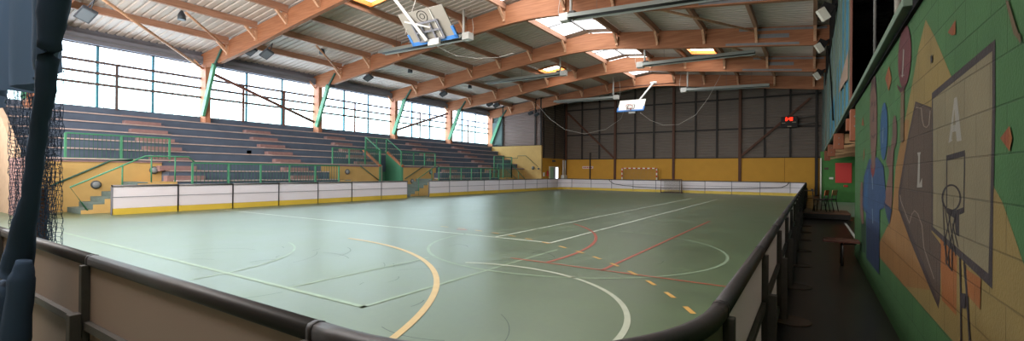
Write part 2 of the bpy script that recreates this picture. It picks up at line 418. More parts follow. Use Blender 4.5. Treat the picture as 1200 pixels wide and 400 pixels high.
# along the bleachers (outside is -X: walk toward -Y?  outside must be right of A->B, so walk in +... )
for i in range(7):
    y0 = 5.96 + 1.992*i
    rink_board((LBX, y0), (LBX, y0+1.985), f'white rink board before the bleachers, {ORD[i]} from the open end by the left stair', 'boards left of the gap', feet=False) if False else None
def left_board(y0, y1, label, group):
    # outside is toward the bleachers (-X): A->B must run along -Y... right of -Y is -X
    return rink_board((LBX, y1), (LBX, y0), label, group, feet=False, post_at_b=True)
for i in range(7):
    y0 = 5.96 + 1.992*i
    left_board(y0, y0+1.99, f'white rink board in front of the bleachers, {ORD[i]} from the end by the corner stair', 'boards left of the board gap')
for i in range(9):
    y0 = 21.8 + 1.957*i
    left_board(y0, y0+1.955, f'white rink board in front of the bleachers, {ORD[i]} beyond the gap with the steps', 'boards right of the board gap')
FY = 40.3
cpath = [(LBX+1.1-1.1*math.cos(math.radians(a)), 39.41+.89*math.sin(math.radians(a))) for a in range(90,-1,-10)]
rink_board(None, None, 'curved white rink board at the far corner below the white pipes', 'curved corner boards', feet=False, path=cpath)
nf = 9; fx0 = LBX+1.1; fx1 = -1.33; wf = (fx1-fx0)/nf
for i in range(nf):
    a = fx0+wf*i
    rink_board((a+wf, FY), (a, FY), f'pale far end rink board, {ORD[i]} from the corner by the white pipes', 'boards along the far end', feet=False)
RX = -0.33
cpath = [(RX-1.0+1.0*math.sin(math.radians(a)), 39.35+.95*math.cos(math.radians(a))) for a in range(90,-1,-10)]
rink_board(None, None, 'curved rink board at the far corner beside the school desk', 'curved corner boards', feet=False, path=cpath)
NR = 20; ry0 = 2.2; sr = (39.35-2.2)/NR
for i in range(NR):
    y = ry0+sr*i
    rink_board((RX, y), (RX, y+sr-.006), f'rink board along the mural corridor, {ORD[i]} from the rounded near corner', 'boards along the corridor', dark=True, back='board_back_pale', feet=i not in (9,10,11))
NY = 1.05
cpath = [(-1.39+1.06*math.sin(math.radians(a)), 2.11-1.06*math.cos(math.radians(a))) for a in range(0,91,6)]
cpath = [(-1.54, NY)] + cpath + [(RX, 2.195)]
rink_board(None, None, 'rounded near corner rink board with thick dark rail', 'curved corner boards', dark=True, path=cpath, feet=False)
xs = [-1.54, -3.92, -6.22, -8.6, -10.98, -13.36]
lab = ['beige backed rink board just left of the rounded near corner', 'beige backed rink board beside the dark net bundle', 'rink board half hidden behind the dark net bundle', 'near end rink board beyond the net bundle', 'near end rink board farthest from the rounded corner']
for i in range(5):
    rink_board((xs[i+1], NY), (xs[i]-.006, NY), lab[i], 'boards along the near end', dark=True)

# ---------------------------------------------------------------- roof
def beam_top(x): return 9.72 + (.120*(x+11) if x < -11 else -.122*(x+11))
def deck_z(x): return beam_top(x) + .16
ceiling = root('ceiling')
def deck_strip(x0, x1, y0, y1, name='roof_deck'):
    """trapezoid sheet: ribs run down the slope"""
    p = .33; n = max(1, round((y1-y0)/p)); p = (y1-y0)/n; m = MB(); vs = []; fs = []; ys = []
    for i in range(n):
        b = y0 + i*p
        ys += [(b, 0), (b+p*.62, 0), (b+p*.70, .055), (b+p*.92, .055)]
    ys.append((y1, 0))
    for (y, h) in ys: vs += [(x0, y, deck_z(x0)+h), (x1, y, deck_z(x1)+h)]
    for i in range(len(ys)-1): fs.append((2*i, 2*i+1, 2*i+3, 2*i+2))
    m.add(vs, fs); return m.build(name, 'deck', ceiling, recalc=False)
HX = [(-16.9, -15.3), (-6.5, -4.9)]
HY = {2: (12.7, 14.2), 4: (29.45, 30.95)}
RL, RR = -12.4, -9.2
for bay in range(7):
    y0 = GRID[bay]; y1 = GRID[bay+1] if bay < 6 else 43.0
    for (xa, xb, h) in ((-28.2, RL, HX[0]), (RR, 4.3, HX[1])):
        hole = HY.get(bay) if not (bay == 2 and h is HX[1]) else None
        if hole:
            deck_strip(xa, h[0], y0, y1); deck_strip(h[1], xb, y0, y1)
            deck_strip(h[0], h[1], y0, hole[0]); deck_strip(h[0], h[1], hole[1], y1)
        else: deck_strip(xa, xb, y0, y1)
    # ridge
    if bay == 6:
        deck_strip(RL, -11, y0, y1); deck_strip(-11, RR, y0, y1)
    else:
        for xa, xb in ((RL, -11), (-11, RR)):
            deck_strip(xa, xb, y0, y0+.35); deck_strip(xa, xb, y1-.35, y1)
for k, bay in enumerate(range(6)):
    y0 = GRID[bay]+.35; y1 = GRID[bay+1]-.35
    s = root(f'window_{11+bay}')
    m = MB()
    for xa, xb in ((RL, -11), (-11, RR)):
        m.add([(xa,y0,deck_z(xa)+.03),(xb,y0,deck_z(xb)+.03),(xb,y1,deck_z(xb)+.03),(xa,y1,deck_z(xa)+.03)], [(0,1,2,3)])
    m.build('skylight_pane', 'skylight_glow', s)
    BX((-11.05,y0,deck_z(-11)-.08),(-10.95,y1,deck_z(-11)+.05)).build('ridge_bar', 'plate_grey', s)
    for j in (1,2):
        yy = y0+(y1-y0)*j/3; m = MB()
        m.bar((RL,yy,deck_z(RL)-.01),(-11,yy,deck_z(-11)-.01),.06,.08); m.bar((-11,yy,deck_z(-11)-.01),(RR,yy,deck_z(RR)-.01),.06,.08)
        m.build('glazing_bar', 'plate_grey', s)
hl = {(2,0): 'square roof hatch with orange timber curb, high near the folded hoop', (4,0): 'square roof hatch with orange timber curb, left of the ridge skylight', (4,1): 'square roof hatch with orange timber curb, right of the ridge skylight'}
for (bay, side), l in hl.items():
    x0, x1 = HX[side]; y0, y1 = HY[bay]
    t = thing('roof_hatch', l, 'roof hatch', ((x0+x1)/2,(y0+y1)/2,deck_z((x0+x1)/2)), 'timber roof hatches')
    za, zc = deck_z(x0), deck_z(x1)
    for y in (y0+.03, y1-.03): MB().bar((x0,y,za+.02),(x1,y,zc+.02),.06,.26).build('curb_side', 'curb_wood', t)
    for x, z in ((x0+.03,za),(x1-.03,zc)): BX((x-.03,y0+.06,z-.11),(x+.03,y1-.06,z+.15)).build('curb_side', 'curb_wood', t)
    MB().bar((x0+.04,(y0+y1)/2,za+.12),(x1-.04,(y0+y1)/2,zc+.12),y1-y0-.1,.02).build('dome_pane', 'hatch_glow', t)
PX = [-24.6, -21.95, -19.45, -17.1, -14.75, -12.4, -9.2, -6.95, -4.6, -2.25, .1]
for bay in range(6):
    y0 = GRID[bay]+.1; y1 = GRID[bay+1]-.1
    for x in PX:
        z = beam_top(x)
        BX((x-.07,y0,z-.14),(x+.07,y1,z+.155)).build('purlin', 'purlin_wood', ceiling)
    BX((WX-.1,y0,7.22),(WX+.2,y1,7.62)).build('eave_beam', 'eave_dark', ceiling)
    BX((WX+.2,y0,7.40),(WX+.24,y1,7.44)).build('eave_trim', 'plate_grey', ceiling)
    BX((WX-.75,y0,7.62),(WX-.05,y1,7.75)).build('eave_board', 'eave_dark', ceiling)

BOT = [(-27.55,6.9),(-26.9,6.98),(-25.4,7.09),(-24,7.25),(-22.5,7.44),(-21,7.65),(-19.3,7.90),(-17.6,8.13),(-16,8.32),(-14.5,8.47),(-13,8.62),(-12,8.69),(-11,8.71),(-10,8.67),(-9.2,8.59),(-8,8.42),(-5.7,8.14),(-3.6,7.90),(-1.6,7.68),(.8,7.40)]
TOP = [(.8,8.28),(-4,8.87),(-11,9.72),(-19,8.76),(-27.55,7.74)]
def bot_z(x):
    for (a, za), (b, zb) in zip(BOT, BOT[1:]):
        if a <= x <= b: return za + (zb-za)*(x-a)/(b-a)
    return 7.0
gname = ['nearest, passing the dark net', 'passing in front of the folded near hoop', 'second from the near hoop, passing under the first ridge skylight', 'third, with grey plates at its right end', 'fourth, just before the far hoop, plates at its right end', 'last, against the dark far cladding']
gname = ['above the dark net bundle, nearest of the roof arches', 'nearest arch standing clear of the net, above the left stair', 'second arch standing clear of the net', 'third arch clear of the net, grey plates at gallery end', 'fourth arch clear of the net, grey plates at gallery end', 'farthest arch, against the dark far cladding']
for gi in range(1, 7):
    Y = GRID[gi]; far = gi == 6
    t = thing('roof_arch', 'brown timber roof arch, ' + gname[gi-1], 'roof arch', (WX, Y, 0), 'glulam roof arches')
    m = MB(); m.prism(BOT + TOP, 'Y', Y-.10, Y+.10); m.build('beam', 'glulam', t)
    m = MB(); m.box((WX-.06, Y-.13, 4.05), (WX+.58, Y+.13, 7.12)); m.build('pillar', 'glulam_post', t, .01)
    m = MB(); m.box((.655, Y-.08, 3.10), (.69, Y+.08, 7.6)); m.build('gallery_post', 'steel_brown', t)
    # green brace: foot on the top tier, head against the beam
    m = MB(); f = Vector((WX+.50, Y-.22, 4.45)); h = Vector((-25.75, Y-.20, 7.02))
    m.bar(f, h, .30, .13, up=(0,1,0)); b = m.build('green_brace', 'green_paint', t, .01)
    m = MB(); m.bar(h - (h-f).normalized()*.1, Vector((-25.15, Y-.16, 7.72)), .12, .05, up=(0,1,0)); m.build('brace_tongue', 'green_baluster', b)
    m = MB(); m.box((h.x-.12, Y-.19, h.z-.12), (h.x+.14, Y+.17, h.z+.10)); m.build('brace_plate', 'lamp_dark', b)
    for x in PX[:]:
        z = beam_top(x); zb = bot_z(x)
        m = MB(); m.bar((x, Y-.62, z-.13), (x, Y-.15, z-.60), .11, .11); m.bar((x, Y-.145, z-.25), (x, Y-.145, zb+.16), .12, .09)
        m.build('strut', 'strut_wood', t)
    m = MB(); m.bar((WX+.1, Y-.75, 7.60), (WX+.25, Y-.16, 6.95), .09, .10); m.build('strut', 'strut_wood', t)
    if gi in (4, 5, 3):
        for (xa, xb, za, zb_) in ((-3.0,.55,.78,.86),(-2.2,-.9,.40,.58),(-3.6,-.5,.05,.16)):
            m = MB()
            for x0, x1 in ((xa, xb),):
                z0 = bot_z((x0+x1)/2)
                m.prism([(x0, bot_z(x0)+za*.93), (x1, bot_z(x1)+za*.93), (x1, bot_z(x1)+zb_*.97), (x0, bot_z(x0)+zb_*.97)], 'Y', Y-.115, Y-.10)
            m.build('steel_plate', 'plate_grey', t)
# wind bracing
def pipe(name, pts, r, m, label, cat, group=None, n=8, parent=None):
    o = MB().tube(pts, r, n).build(name, m, parent)
    if label: tag(o, label, cat, group)
    return o
pipe('bracing_tube', [(WX+.3,GRID[2]+.25,6.8),(WX+.3,GRID[3]-.25,4.75)], .085, 'steel_brown', 'brown diagonal bracing tube across the window bay right of the first clear arch', 'bracing tube', 'wall bracing tubes')
pipe('bracing_tube', [(WX+.3,GRID[4]+.25,4.8),(WX+.3,GRID[5]-.25,6.75)], .085, 'steel_brown', 'brown diagonal bracing tube rising across the window bay above the green railings', 'bracing tube', 'wall bracing tubes')
pipe('bracing_tube', [(WX+.35,GRID[2]-.2,6.95),(-20.9,5.3,7.85)], .06, 'strut_wood', 'pale slanting bracing tube under the near left roof, ending at the first clear pillar', 'bracing tube', 'roof bracing tubes')
pipe('bracing_tube', [(-24.5,GRID[2]-.3,7.75),(-22.2,8.9,8.22)], .05, 'strut_wood', 'short bracing strut under the near left roof, above the first clear arch', 'bracing tube', 'roof bracing tubes')
pipe('bracing_tube', [(-24.6,GRID[3]-.25,7.75),(-22.0,14.9,8.2)], .05, 'strut_wood', 'short bracing strut under the roof bay before the second clear arch', 'bracing tube', 'roof bracing tubes')
pipe('bracing_tube', [(-4.7,25.4,8.7),(-2.3,31.2,8.4)], .06, 'strut_wood', 'thin bracing strut under the roof between plated arches near the gallery', 'bracing tube', 'roof bracing tubes')
pipe('bracing_tube', [(-6.9,18.9,8.95),(-2.3,24.7,8.4)], .06, 'strut_wood', 'slanting bracing strut under the roof right of the ridge, before the plated arches', 'bracing tube', 'roof bracing tubes')

# ---------------------------------------------------------------- window wall
for bay in range(6):
    y0 = GRID[bay]+.13; y1 = GRID[bay+1]-.13; L_ = y1-y0
    w = root(f'window_{bay+1}')
    BX((WX-.12,y0-.13,4.2),(WX-.08,y1+.13,7.5)).build('pane', 'pane_glow', w)
    for k in (1, 2):
        y = y0+L_*k/3
        BX((WX-.06,y-.05,4.4),(WX+.04,y+.05,7.3)).build('mullion', 'blue_mullion', w)
    for z in (6.45, 5.95, 5.45):
        BX((WX+.05,y0,z-.055),(WX+.10,y1,z+.055)).build('rail', 'rail_dark', w)
    for k in ((.44,) if bay == 1 else (.30, .68) if bay == 2 else (.47,)):
        y = y0+L_*k
        BX((WX+.04,y-.05,4.35),(WX+.12,y+.05,6.45)).build('rail_post', 'steel_brown' if bay > 1 else 'rail_dark', w)
    BX((WX-.1,y0,7.18),(WX+.06,y1,7.30)).build('head_frame', 'rail_dark', w)
wl = root('wall_left')
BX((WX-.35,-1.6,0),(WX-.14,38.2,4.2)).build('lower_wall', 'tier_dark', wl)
BX((WX-.35,-1.6,7.5),(WX-.14,43,9.9)).build('upper_wall', 'eave_dark', wl)
BX((WX-.35,37.95,0),(WX-.14,43,8)).build('end_wall', 'cladding', wl)
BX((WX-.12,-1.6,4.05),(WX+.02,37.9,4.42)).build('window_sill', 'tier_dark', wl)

# ---------------------------------------------------------------- bleachers
TX = [-21.6-.75*k for k in range(9)]
TZ = [1.10,1.51,1.95,2.36,2.76,3.18,3.60,4.03]
bl = thing('bleachers', 'long dark stepped bleachers with pale bench edges below the windows', 'bleachers', (-24.5, 21, 0))
AIS = [8.9, 14.3, 19.45, 26.7, 32.2]
YB0 = 4.25
for k in range(8):
    if k < 2: segs = [(8.4,16.0),(24.0 if k == 0 else 25.2,31.5)]
    elif k < 4: segs = [(YB0,20.22),(22.05,37.8)]
    else: segs = [(YB0,37.8)]
    xb = TX[k+1] if k < 7 else WX-.1
    for (a, b) in segs:
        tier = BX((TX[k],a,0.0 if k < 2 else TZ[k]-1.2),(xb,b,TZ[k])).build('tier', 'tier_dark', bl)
        BX((TX[k]-.34,a+.01,TZ[k]+.005),(TX[k]+.05,b-.01,TZ[k]+.055)).build('bench_plank', 'nosing', tier)
    for y in AIS:
        if not any(a-.3 < y < b+.3 for a, b in segs): continue
        zz = TZ[k-1] if k else .85
        if k >= 1 and not (k == 2 and 16 < y < 25):
            s = BX((TX[k]+.04,y-.70,zz+.01),(TX[k]+.40,y+.70,zz+.24)).build('aisle_step', 'step_red', bl)
            BX((TX[k]-.35,y-.70,TZ[k]+.056),(TX[k]+.07,y+.70,TZ[k]+.08)).build('aisle_tread', 'step_red', bl)
FX = -23.06
# yellow front wall of the upper tiers in the recesses
bw = bl
for a, b in ((YB0,8.4),(16.0,20.22),(22.05,25.4),(31.5,37.8)):
    BX((FX-.10,a,0),(FX+.02,b,1.86)).build('yellow_wall', 'yellow_wall', bw)
    BX((FX-.12,a,1.86),(FX+.06,b,1.91)).build('coping', 'step_red', bw)
# vomitory passage
BX((-24.7,20.10,0),(FX+.03,20.24,1.9)).build('passage_wall', 'vom_green', bw)
BX((-24.7,22.03,0),(FX+.03,22.17,1.9)).build('passage_wall', 'vom_green', bw)
for y in (20.17, 22.10):
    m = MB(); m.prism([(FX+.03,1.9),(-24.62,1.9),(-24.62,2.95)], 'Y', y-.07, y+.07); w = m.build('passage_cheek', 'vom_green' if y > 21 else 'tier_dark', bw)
    m = MB(); m.bar((FX+.06,y,1.93),(-24.62,y,2.98),.20,.10); m.build('sloped_coping', 'coping_orange', w)
BX((-24.72,20.2,0),(-24.62,22.1,2.78)).build('passage_back', 'vom_green', bw)
BX((-24.62,20.55,.05),(-24.58,21.35,2.1)).build('passage_door', 'dark_green_door', bw)
BX((-24.62,21.42,.05),(-24.585,21.75,2.0)).build('passage_notice', 'cream_paint', bw)
BX((-24.70,20.15,2.70),(-24.55,22.1,2.80)).build('passage_lintel', 'nosing', bw)

# ---------------------------------------------------------------- green railings
def railing(A, B, h, label, group, posts=4, step=.13, mid=False, name='green_railing', base_gap=.10, tallpost=None, low=True):
    A = Vector(A); B = Vector(B); D = B-A; L_ = Vector((D.x,D.y,0)).length
    t = thing(name, label, 'railing', tuple((A+B)/2), group)
    up = Vector((0,0,1))
    MB().bar(A+up*h, B+up*h, .06, .055).build('top_rail', 'green_rail', t, .006)
    if low: MB().bar(A+up*base_gap, B+up*base_gap, .04, .04).build('bottom_rail', 'green_rail', t)
    if mid: MB().bar(A+up*(h*.55), B+up*(h*.55), .04, .04).build('mid_rail', 'nosing', t)
    for i in range(posts):
        p = A + D*(i/(posts-1)) if posts > 1 else A
        b0 = p if tallpost is None or i != tallpost[0] else Vector((p.x,p.y,tallpost[1]))
        MB().bar(b0, p+up*(h), .065, .065).build('post', 'green_paint', t)
    n = min(98, int(L_/step))
    for i in range(1, n):
        p = A + D*(i/n)
        MB().bar(p+up*base_gap, p+up*(h-.02), .018, .018).build('baluster', 'green_baluster', t)
    return t
railing((-21.45,8.9,.85),(-21.45,15.95,.85),1.02,'long green railing before the lowest benches, left of the middle stairs','front railings',6,.15)
railing((-21.45,23.95,.85),(-21.45,31.2,.85),1.02,'long green railing before the lowest benches, right of the middle stairs','front railings',7,.15)
railing((FX-.05,16.75,1.9),(FX-.05,20.2,1.9),1.02,'green railing on yellow wall left of the passage under the seats','yellow wall railings',4)
railing((FX-.05,22.08,1.9),(FX-.05,25.4,1.9),1.02,'green railing on yellow wall right of the passage under the seats','yellow wall railings',4)
railing((FX-.02,20.24,1.9),(-24.5,20.24,2.80),1.03,'sloping green railing on the left cheek of the passage','sloping passage railings',2,tallpost=(0,0.05))
railing((FX-.02,22.03,1.9),(-24.5,22.03,2.80),1.03,'sloping green railing on the right cheek of the passage','sloping passage railings',2,tallpost=(0,0.05))
railing((-24.5,20.3,2.80),(-24.5,22.0,2.80),.98,'short green railing across the top of the passage','sloping passage railings',3)
railing((FX-.05,5.4,1.9),(FX-.05,8.7,1.9),1.02,'dark green railing on yellow wall above the left corner stair','yellow wall railings',3)
railing((-21.5,30.6,1.12),(-21.5,33.2,1.12),1.75,'tall green railing panel at the far end of the bleachers','far end railings',3)
railing((-21.5,33.2,1.12),(-22.95,33.2,1.12),1.2,'green railing turning back at the far end of the bleachers','far end railings',2)

def stair(y0, y1, ztop, n, label, group, yland=None):
    """straight flight along Y between the boards and the yellow wall"""
    t = thing('concrete_stair', label, 'stair', (-22.3,(y0+y1)/2,0), group)
    x0, x1 = FX+.03, -21.5
    for i in range(n):
        z = ztop*(i+1)/n; ya = y0+(y1-y0)*i/n; yb = y0+(y1-y0)*(i+1)/n
        BX((x0,ya,0),(x1-.02,yb,z)).build('step', 'step_grey', t)
    m = MB(); s = 1 if y1 > y0 else -1
    poly = [(y0, 0)]
    for i in range(n):
        z = ztop*(i+1)/n-.05; ya = y0+(y1-y0)*i/n; yb = y0+(y1-y0)*(i+1)/n
        poly += [(ya, z), (yb, z)]
    poly += [(y1, 0)]
    m.prism(poly, 'X', x1-.02, x1+.02); m.build('side_wall', 'yellow_wall', t)
    if yland is not None:
        BX((x0,y1,0),(x1,yland,ztop)).build('landing', 'yellow_wall', t)
    return t
stair(5.45,7.4,1.10,6,'grey concrete stair in the left corner before the yellow wall','bleacher stairs',8.38)
stair(21.35,23.75,1.10,6,'grey concrete stair in the gap between the rink boards','bleacher stairs',23.98)
stair(18.75,16.4,1.10,6,'concrete stair left of the passage, mostly hidden by the boards','bleacher stairs',16.02)
stair(34.9,32.3,1.10,6,'concrete stair at the far end of the bleachers','bleacher stairs',31.52)
def handrail(pts, label, m='green_rail', r=.03, posts=()):
    t = thing('handrail', label, 'handrail', pts[0], 'stair handrails')
    MB().tube(pts, r, 8).build('rail', m, t)
    for p, z0 in posts: MB().tube([(p[0],p[1],z0),p], r*.9, 8).build('post', m, t)
    return t
handrail([(-21.5,5.62,.12),(-21.5,5.16,.95),(-21.5,7.3,2.10),(-21.5,8.75,2.12),(-21.5,9.05,1.86)],'pale green handrail up the open side of the left corner stair',posts=[((-21.5,6.6,1.72),.7),((-21.5,8.3,2.11),1.1),((-21.5,7.5,2.1),1.1)])
handrail([(-23.0,5.0,.97),(-23.0,6.7,1.93),(-23.0,7.4,1.98)],'dark handrail on the yellow wall of the left corner stair','green_baluster')
handrail([(-21.5,22.05,.05),(-21.5,22.05,1.14),(-21.5,23.75,2.03),(-21.5,24.0,1.95)],'green handrail up the open side of the stair in the board gap',posts=[((-21.5,23.3,1.8),.9)])
handrail([(-22.98,22.3,1.10),(-22.98,24.0,1.94)],'dark handrail on the yellow wall right of the passage','green_baluster')
handrail([(-22.98,18.6,1.92),(-22.98,20.05,1.02)],'dark handrail on the yellow wall left of the passage','green_baluster')
handrail([(-21.5,33.2,2.3),(-21.5,35.4,1.0)],'green handrail going down the far end stair',posts=[((-21.5,34.3,1.65),.3)])
handrail([(-22.9,33.6,2.3),(-22.9,36.2,1.0)],'green handrail on the wall side of the far end stair')
handrail([(-24.6,37.65,2.95),(-23.7,37.65,2.95),(-23.7,37.65,3.18),(-22.8,37.65,3.18),(-21.45,37.65,2.12)],'thin dark handrail stepping down the yellow end wall','green_baluster',.022)

# round bulkhead lamps
def bulkhead(p, axis, label):
    t = thing('bulkhead_lamp', label, 'wall lamp', p, 'round bulkhead lamps')
    s = 1 if axis == 'X' else -1
    MB().lathe([(.16,0),(.16,.05*s),(.13,.08*s)], p, axis, 20).build('lamp_ring', 'bulkhead_dark', t)
    q = (p[0]+.05, p[1], p[2]) if axis == 'X' else (p[0], p[1]-.05, p[2])
    MB().lathe([(.12,.0),(.12,.05*s),(.08,.08*s),(.03,.09*s)], q, axis, 20).build('lens', 'bulkhead_grey', t)
bulkhead((FX+.02,6.26,.99),'X','grey round bulkhead lamp on yellow wall at the foot of the left stair')
bulkhead((FX+.02,8.12,1.56),'X','grey round bulkhead lamp on yellow wall at the top of the left stair')
bulkhead((FX+.02,17.7,1.55),'X','grey round bulkhead lamp on yellow wall left of the passage')
bulkhead((FX+.02,23.0,.93),'X','grey round bulkhead lamp low on yellow wall beside the gap stair')
bulkhead((FX+.02,24.85,1.55),'X','grey round bulkhead lamp on yellow wall at the top of the gap stair')
bulkhead((-22.05,37.78,2.02),'Y','grey round bulkhead lamp on the yellow end wall at the far bleachers')
pipe('smoke_detector', [(-21.45,37.8,1.95),(-21.45,37.7,1.95)], .09, 'lamp_dark', 'small dark box lamp on the end wall beside the round lamp', 'wall lamp', 'small wall fittings')
m = MB(); m.box((-24.62,12.7,2.37+.0),(-24.60,12.95,2.62)); tag(m.build('seat_notice','cream_paint'), 'small square white notice on the dark bench riser', 'notice')

# ---------------------------------------------------------------- far end
def cladding(x0, x1, z0, z1, y, m, parent, along='X'):
    """horizontal trapezoid ribs"""
    p = .22; n = max(1, round((z1-z0)/p)); p = (z1-z0)/n; zs = []
    for i in range(n):
        b = z0+i*p; zs += [(b,0),(b+p*.45,0),(b+p*.55,.04),(b+p*.9,.04)]
    zs.append((z1,0)); vs = []; fs = []
    for z, h in zs:
        if along == 'X': vs += [(x0,y-h,z),(x1,y-h,z)]
        else: vs += [(y+h,x0,z),(y+h,x1,z)]
    for i in range(len(zs)-1): fs.append((2*i,2*i+1,2*i+3,2*i+2))
    return MB().add(vs, fs).build('cladding', m, parent, recalc=False)
ew = root('wall_bleacher_end')
BX((-28,37.82,0),(-21.2,38.05,4.14)).build('yellow_wall', 'yellow_wall', ew)
BX((-28,37.80,4.14),(-21.18,38.07,4.18)).build('coping', 'stud_dark', ew)
cladding(-28,-25.6,4.18,7.6,38.0,'cladding_green',ew)
BX((-27.2,37.84,4.3),(-25.6,37.9,6.5)).build('green_panel', 'cladding_green', ew)
cladding(-25.6,-21.2,4.18,9.0,37.98,'cladding_pink',ew)
for x in (-25.6,-21.9,-21.3): BX((x-.07,37.84,4.18),(x+.07,37.96,8.6)).build('stud', 'stud_dark', ew)
sw = root('wall_corner_side')
BX((-21.4,38.0,0),(-21.2,43,2.97)).build('yellow_wall', 'yellow_pad', sw)
cladding(38.05,42.9,2.97,9.4,-21.24,'cladding',sw,'Y')
for y in (38.2,40.4,42.6): BX((-21.25,y-.07,2.97),(-21.14,y+.07,8.6)).build('stud', 'stud_dark', sw)
fw = root('wall_far')
WF = 42.8
seams = [-21.2,-15.85,-10.39,-5.03,-1.8,.22]
for a, b in zip(seams, seams[1:]): BX((a+.02,WF,0),(b-.02,WF+.15,2.93)).build('yellow_panel', 'yellow_pad', fw)
BX((-21.2,WF+.03,0),(.8,WF+.2,2.9)).build('panel_backing', 'yellow_dark', fw)
BX((-21.2,WF-.04,2.93),(.8,WF+.1,3.0)).build('ledge', 'stud_dark', fw)
cladding(-21.4,.9,3.0,9.9,WF+.1,'cladding',fw)
BX((.22,WF-.1,0),(.40,WF+.1,9)).build('dark_end_strip', 'stud_dark', fw)
for x in (-19.34,-17.5,-13.95,-12.19,-8.55,-6.82,-3.22,-1.43): BX((x-.07,WF-.03,3),(x+.07,WF+.06,9.6)).build('stud', 'stud_dark', fw)
for x in (-21.1,-15.87,-10.41,-5.03): BX((x-.11,WF-.10,0 if x > -20 else 0),(x+.11,WF+.04,9.6)).build('column', 'column_brown', fw, .01)
for z in (5.38, 7.9): BX((-21.2,WF-.06,z-.06),(.6,WF+.04,z+.06)).build('girt', 'stud_dark', fw)
for p, q in (((-15.95,WF-.08,3.05),(-21.0,WF-.08,7.75)),((-5.0,WF-.08,3.05),(-.1,WF-.08,7.55))): MB().bar(p,q,.16,.10,up=(0,1,0)).build('diagonal_brace', 'column_brown', fw)
tag(MB().bar((-18.4,WF-.12,1.0),(-18.4,WF-.12,3.6),.10,.10).build('dark_post','stud_dark'),'thin dark post on the yellow far wall near the corner pipes','post')
t = thing('wall_sign','small pale sign board on the yellow far wall near the corner','sign',(-18.7,WF-.03,2.1))
BX((-19.25,WF-.05,2.02),(-18.1,WF-.01,2.26)).build('sign_board','sign_white',t)
for i in range(5): BX((-19.15+.2*i,WF-.056,2.09),(-19.02+.2*i,WF-.05,2.19)).build('sign_mark','sign_red',t)
d = root('door_1')
BX((-21.2,39.35,0),(-21.13,41.15,2.2)).build('door_frame','cream_paint',d)
BX((-21.13,39.45,.03),(-21.11,40.15,2.12)).build('green_leaf','dark_green_door',d)
BX((-21.13,40.2,.03),(-21.09,40.5,2.12)).build('grey_leaf','board_seam',d)
BX((-21.13,40.52,.03),(-21.11,41.08,2.12)).build('bright_opening','door_glow',d)
t = thing('fire_extinguisher','red fire extinguisher on yellow wall beside the far door','fire extinguisher',(-21.05,38.85,1.4))
MB().lathe([(.08,0),(.09,.05),(.09,.45),(.05,.52),(.03,.56)],(-21.08,38.85,1.25),'Z',14).build('bottle','extinguisher',t)
MB().tube([(-21.08,38.85,1.8),(-21.02,38.78,1.78),(-21.0,38.74,1.55)],.02,6).build('hose','cable_black',t)
tag(BX((-21.18,38.15,1.25),(-21.12,38.4,1.6)).build('wall_box','cream_paint'),'small white box on yellow wall left of the fire extinguisher','wall box')
t = thing('emergency_lamp','small dark emergency lamp above the far door','emergency lamp',(-21.1,40.2,2.75)); BX((-21.18,39.95,2.65),(-21.05,40.4,2.82)).build('housing','lamp_dark',t); BX((-21.05,40.0,2.67),(-21.03,40.35,2.78)).build('lens','lamp_glass',t)
for i, y in enumerate((42.0,42.45)):
    t = thing('white_pipe', ['white vertical pipe in the far corner, nearer the door','white vertical pipe in the far corner, farther from the door'][i],'pipe',(-21.0,y,0),'corner pipes')
    MB().tube([(-21.02,y,1.35),(-21.02,y,2.85)],.07,10).build('pipe','heater_white',t)
tag(BX((-21.18,41.85,.95),(-20.85,42.6,1.35)).build('pipe_box','heater_white',None,.02),'white box at the foot of the corner pipes','pipe box')

# ---------------------------------------------------------------- goals
t = thing('handball_goal','handball goal with red and white banded posts behind the far boards','goal',(-13.3,42.0,0))
gx0, gx1, gy, gh = -14.89, -11.68, 42.0, 2.06
def banded(p, q, n):
    m = MB(); p = Vector(p); q = Vector(q)
    for i in range(n): m.bar(p+(q-p)*(i/n), p+(q-p)*((i+1)/n), .085, .085, mi=i % 2)
    return m
banded((gx0,gy,0),(gx0,gy,gh),10).build('post',['hoop_red','white_paint'],t)
banded((gx1,gy,0),(gx1,gy,gh),10).build('post',['hoop_red','white_paint'],t)
banded((gx0-.04,gy,gh),(gx1+.04,gy,gh),15).build('crossbar',['hoop_red','white_paint'],t)
m = MB()
for x in (gx0,gx1): m.tube([(x,gy,gh),(x,gy+.35,gh-.1),(x,gy+.65,.05),(x,gy,.03)],.02,6)
m.tube([(gx0,gy+.65,.05),(gx1,gy+.65,.05)],.02,6); m.build('back_frame','galv',t)
m = MB(); nx, nz = 30, 18
for i in range(nx+1):
    x = gx0+(gx1-gx0)*i/nx; m.bar((x,gy+.30,gh-.06),(x,gy+.63,.06),.006,.006)
for j in range(nz+1):
    f = j/nz; y = gy+.30+.33*f; z = gh-.06-(gh-.12)*f; m.bar((gx0,y,z),(gx1,y,z),.006,.006)
m.build('goal_net','net_grey',t)

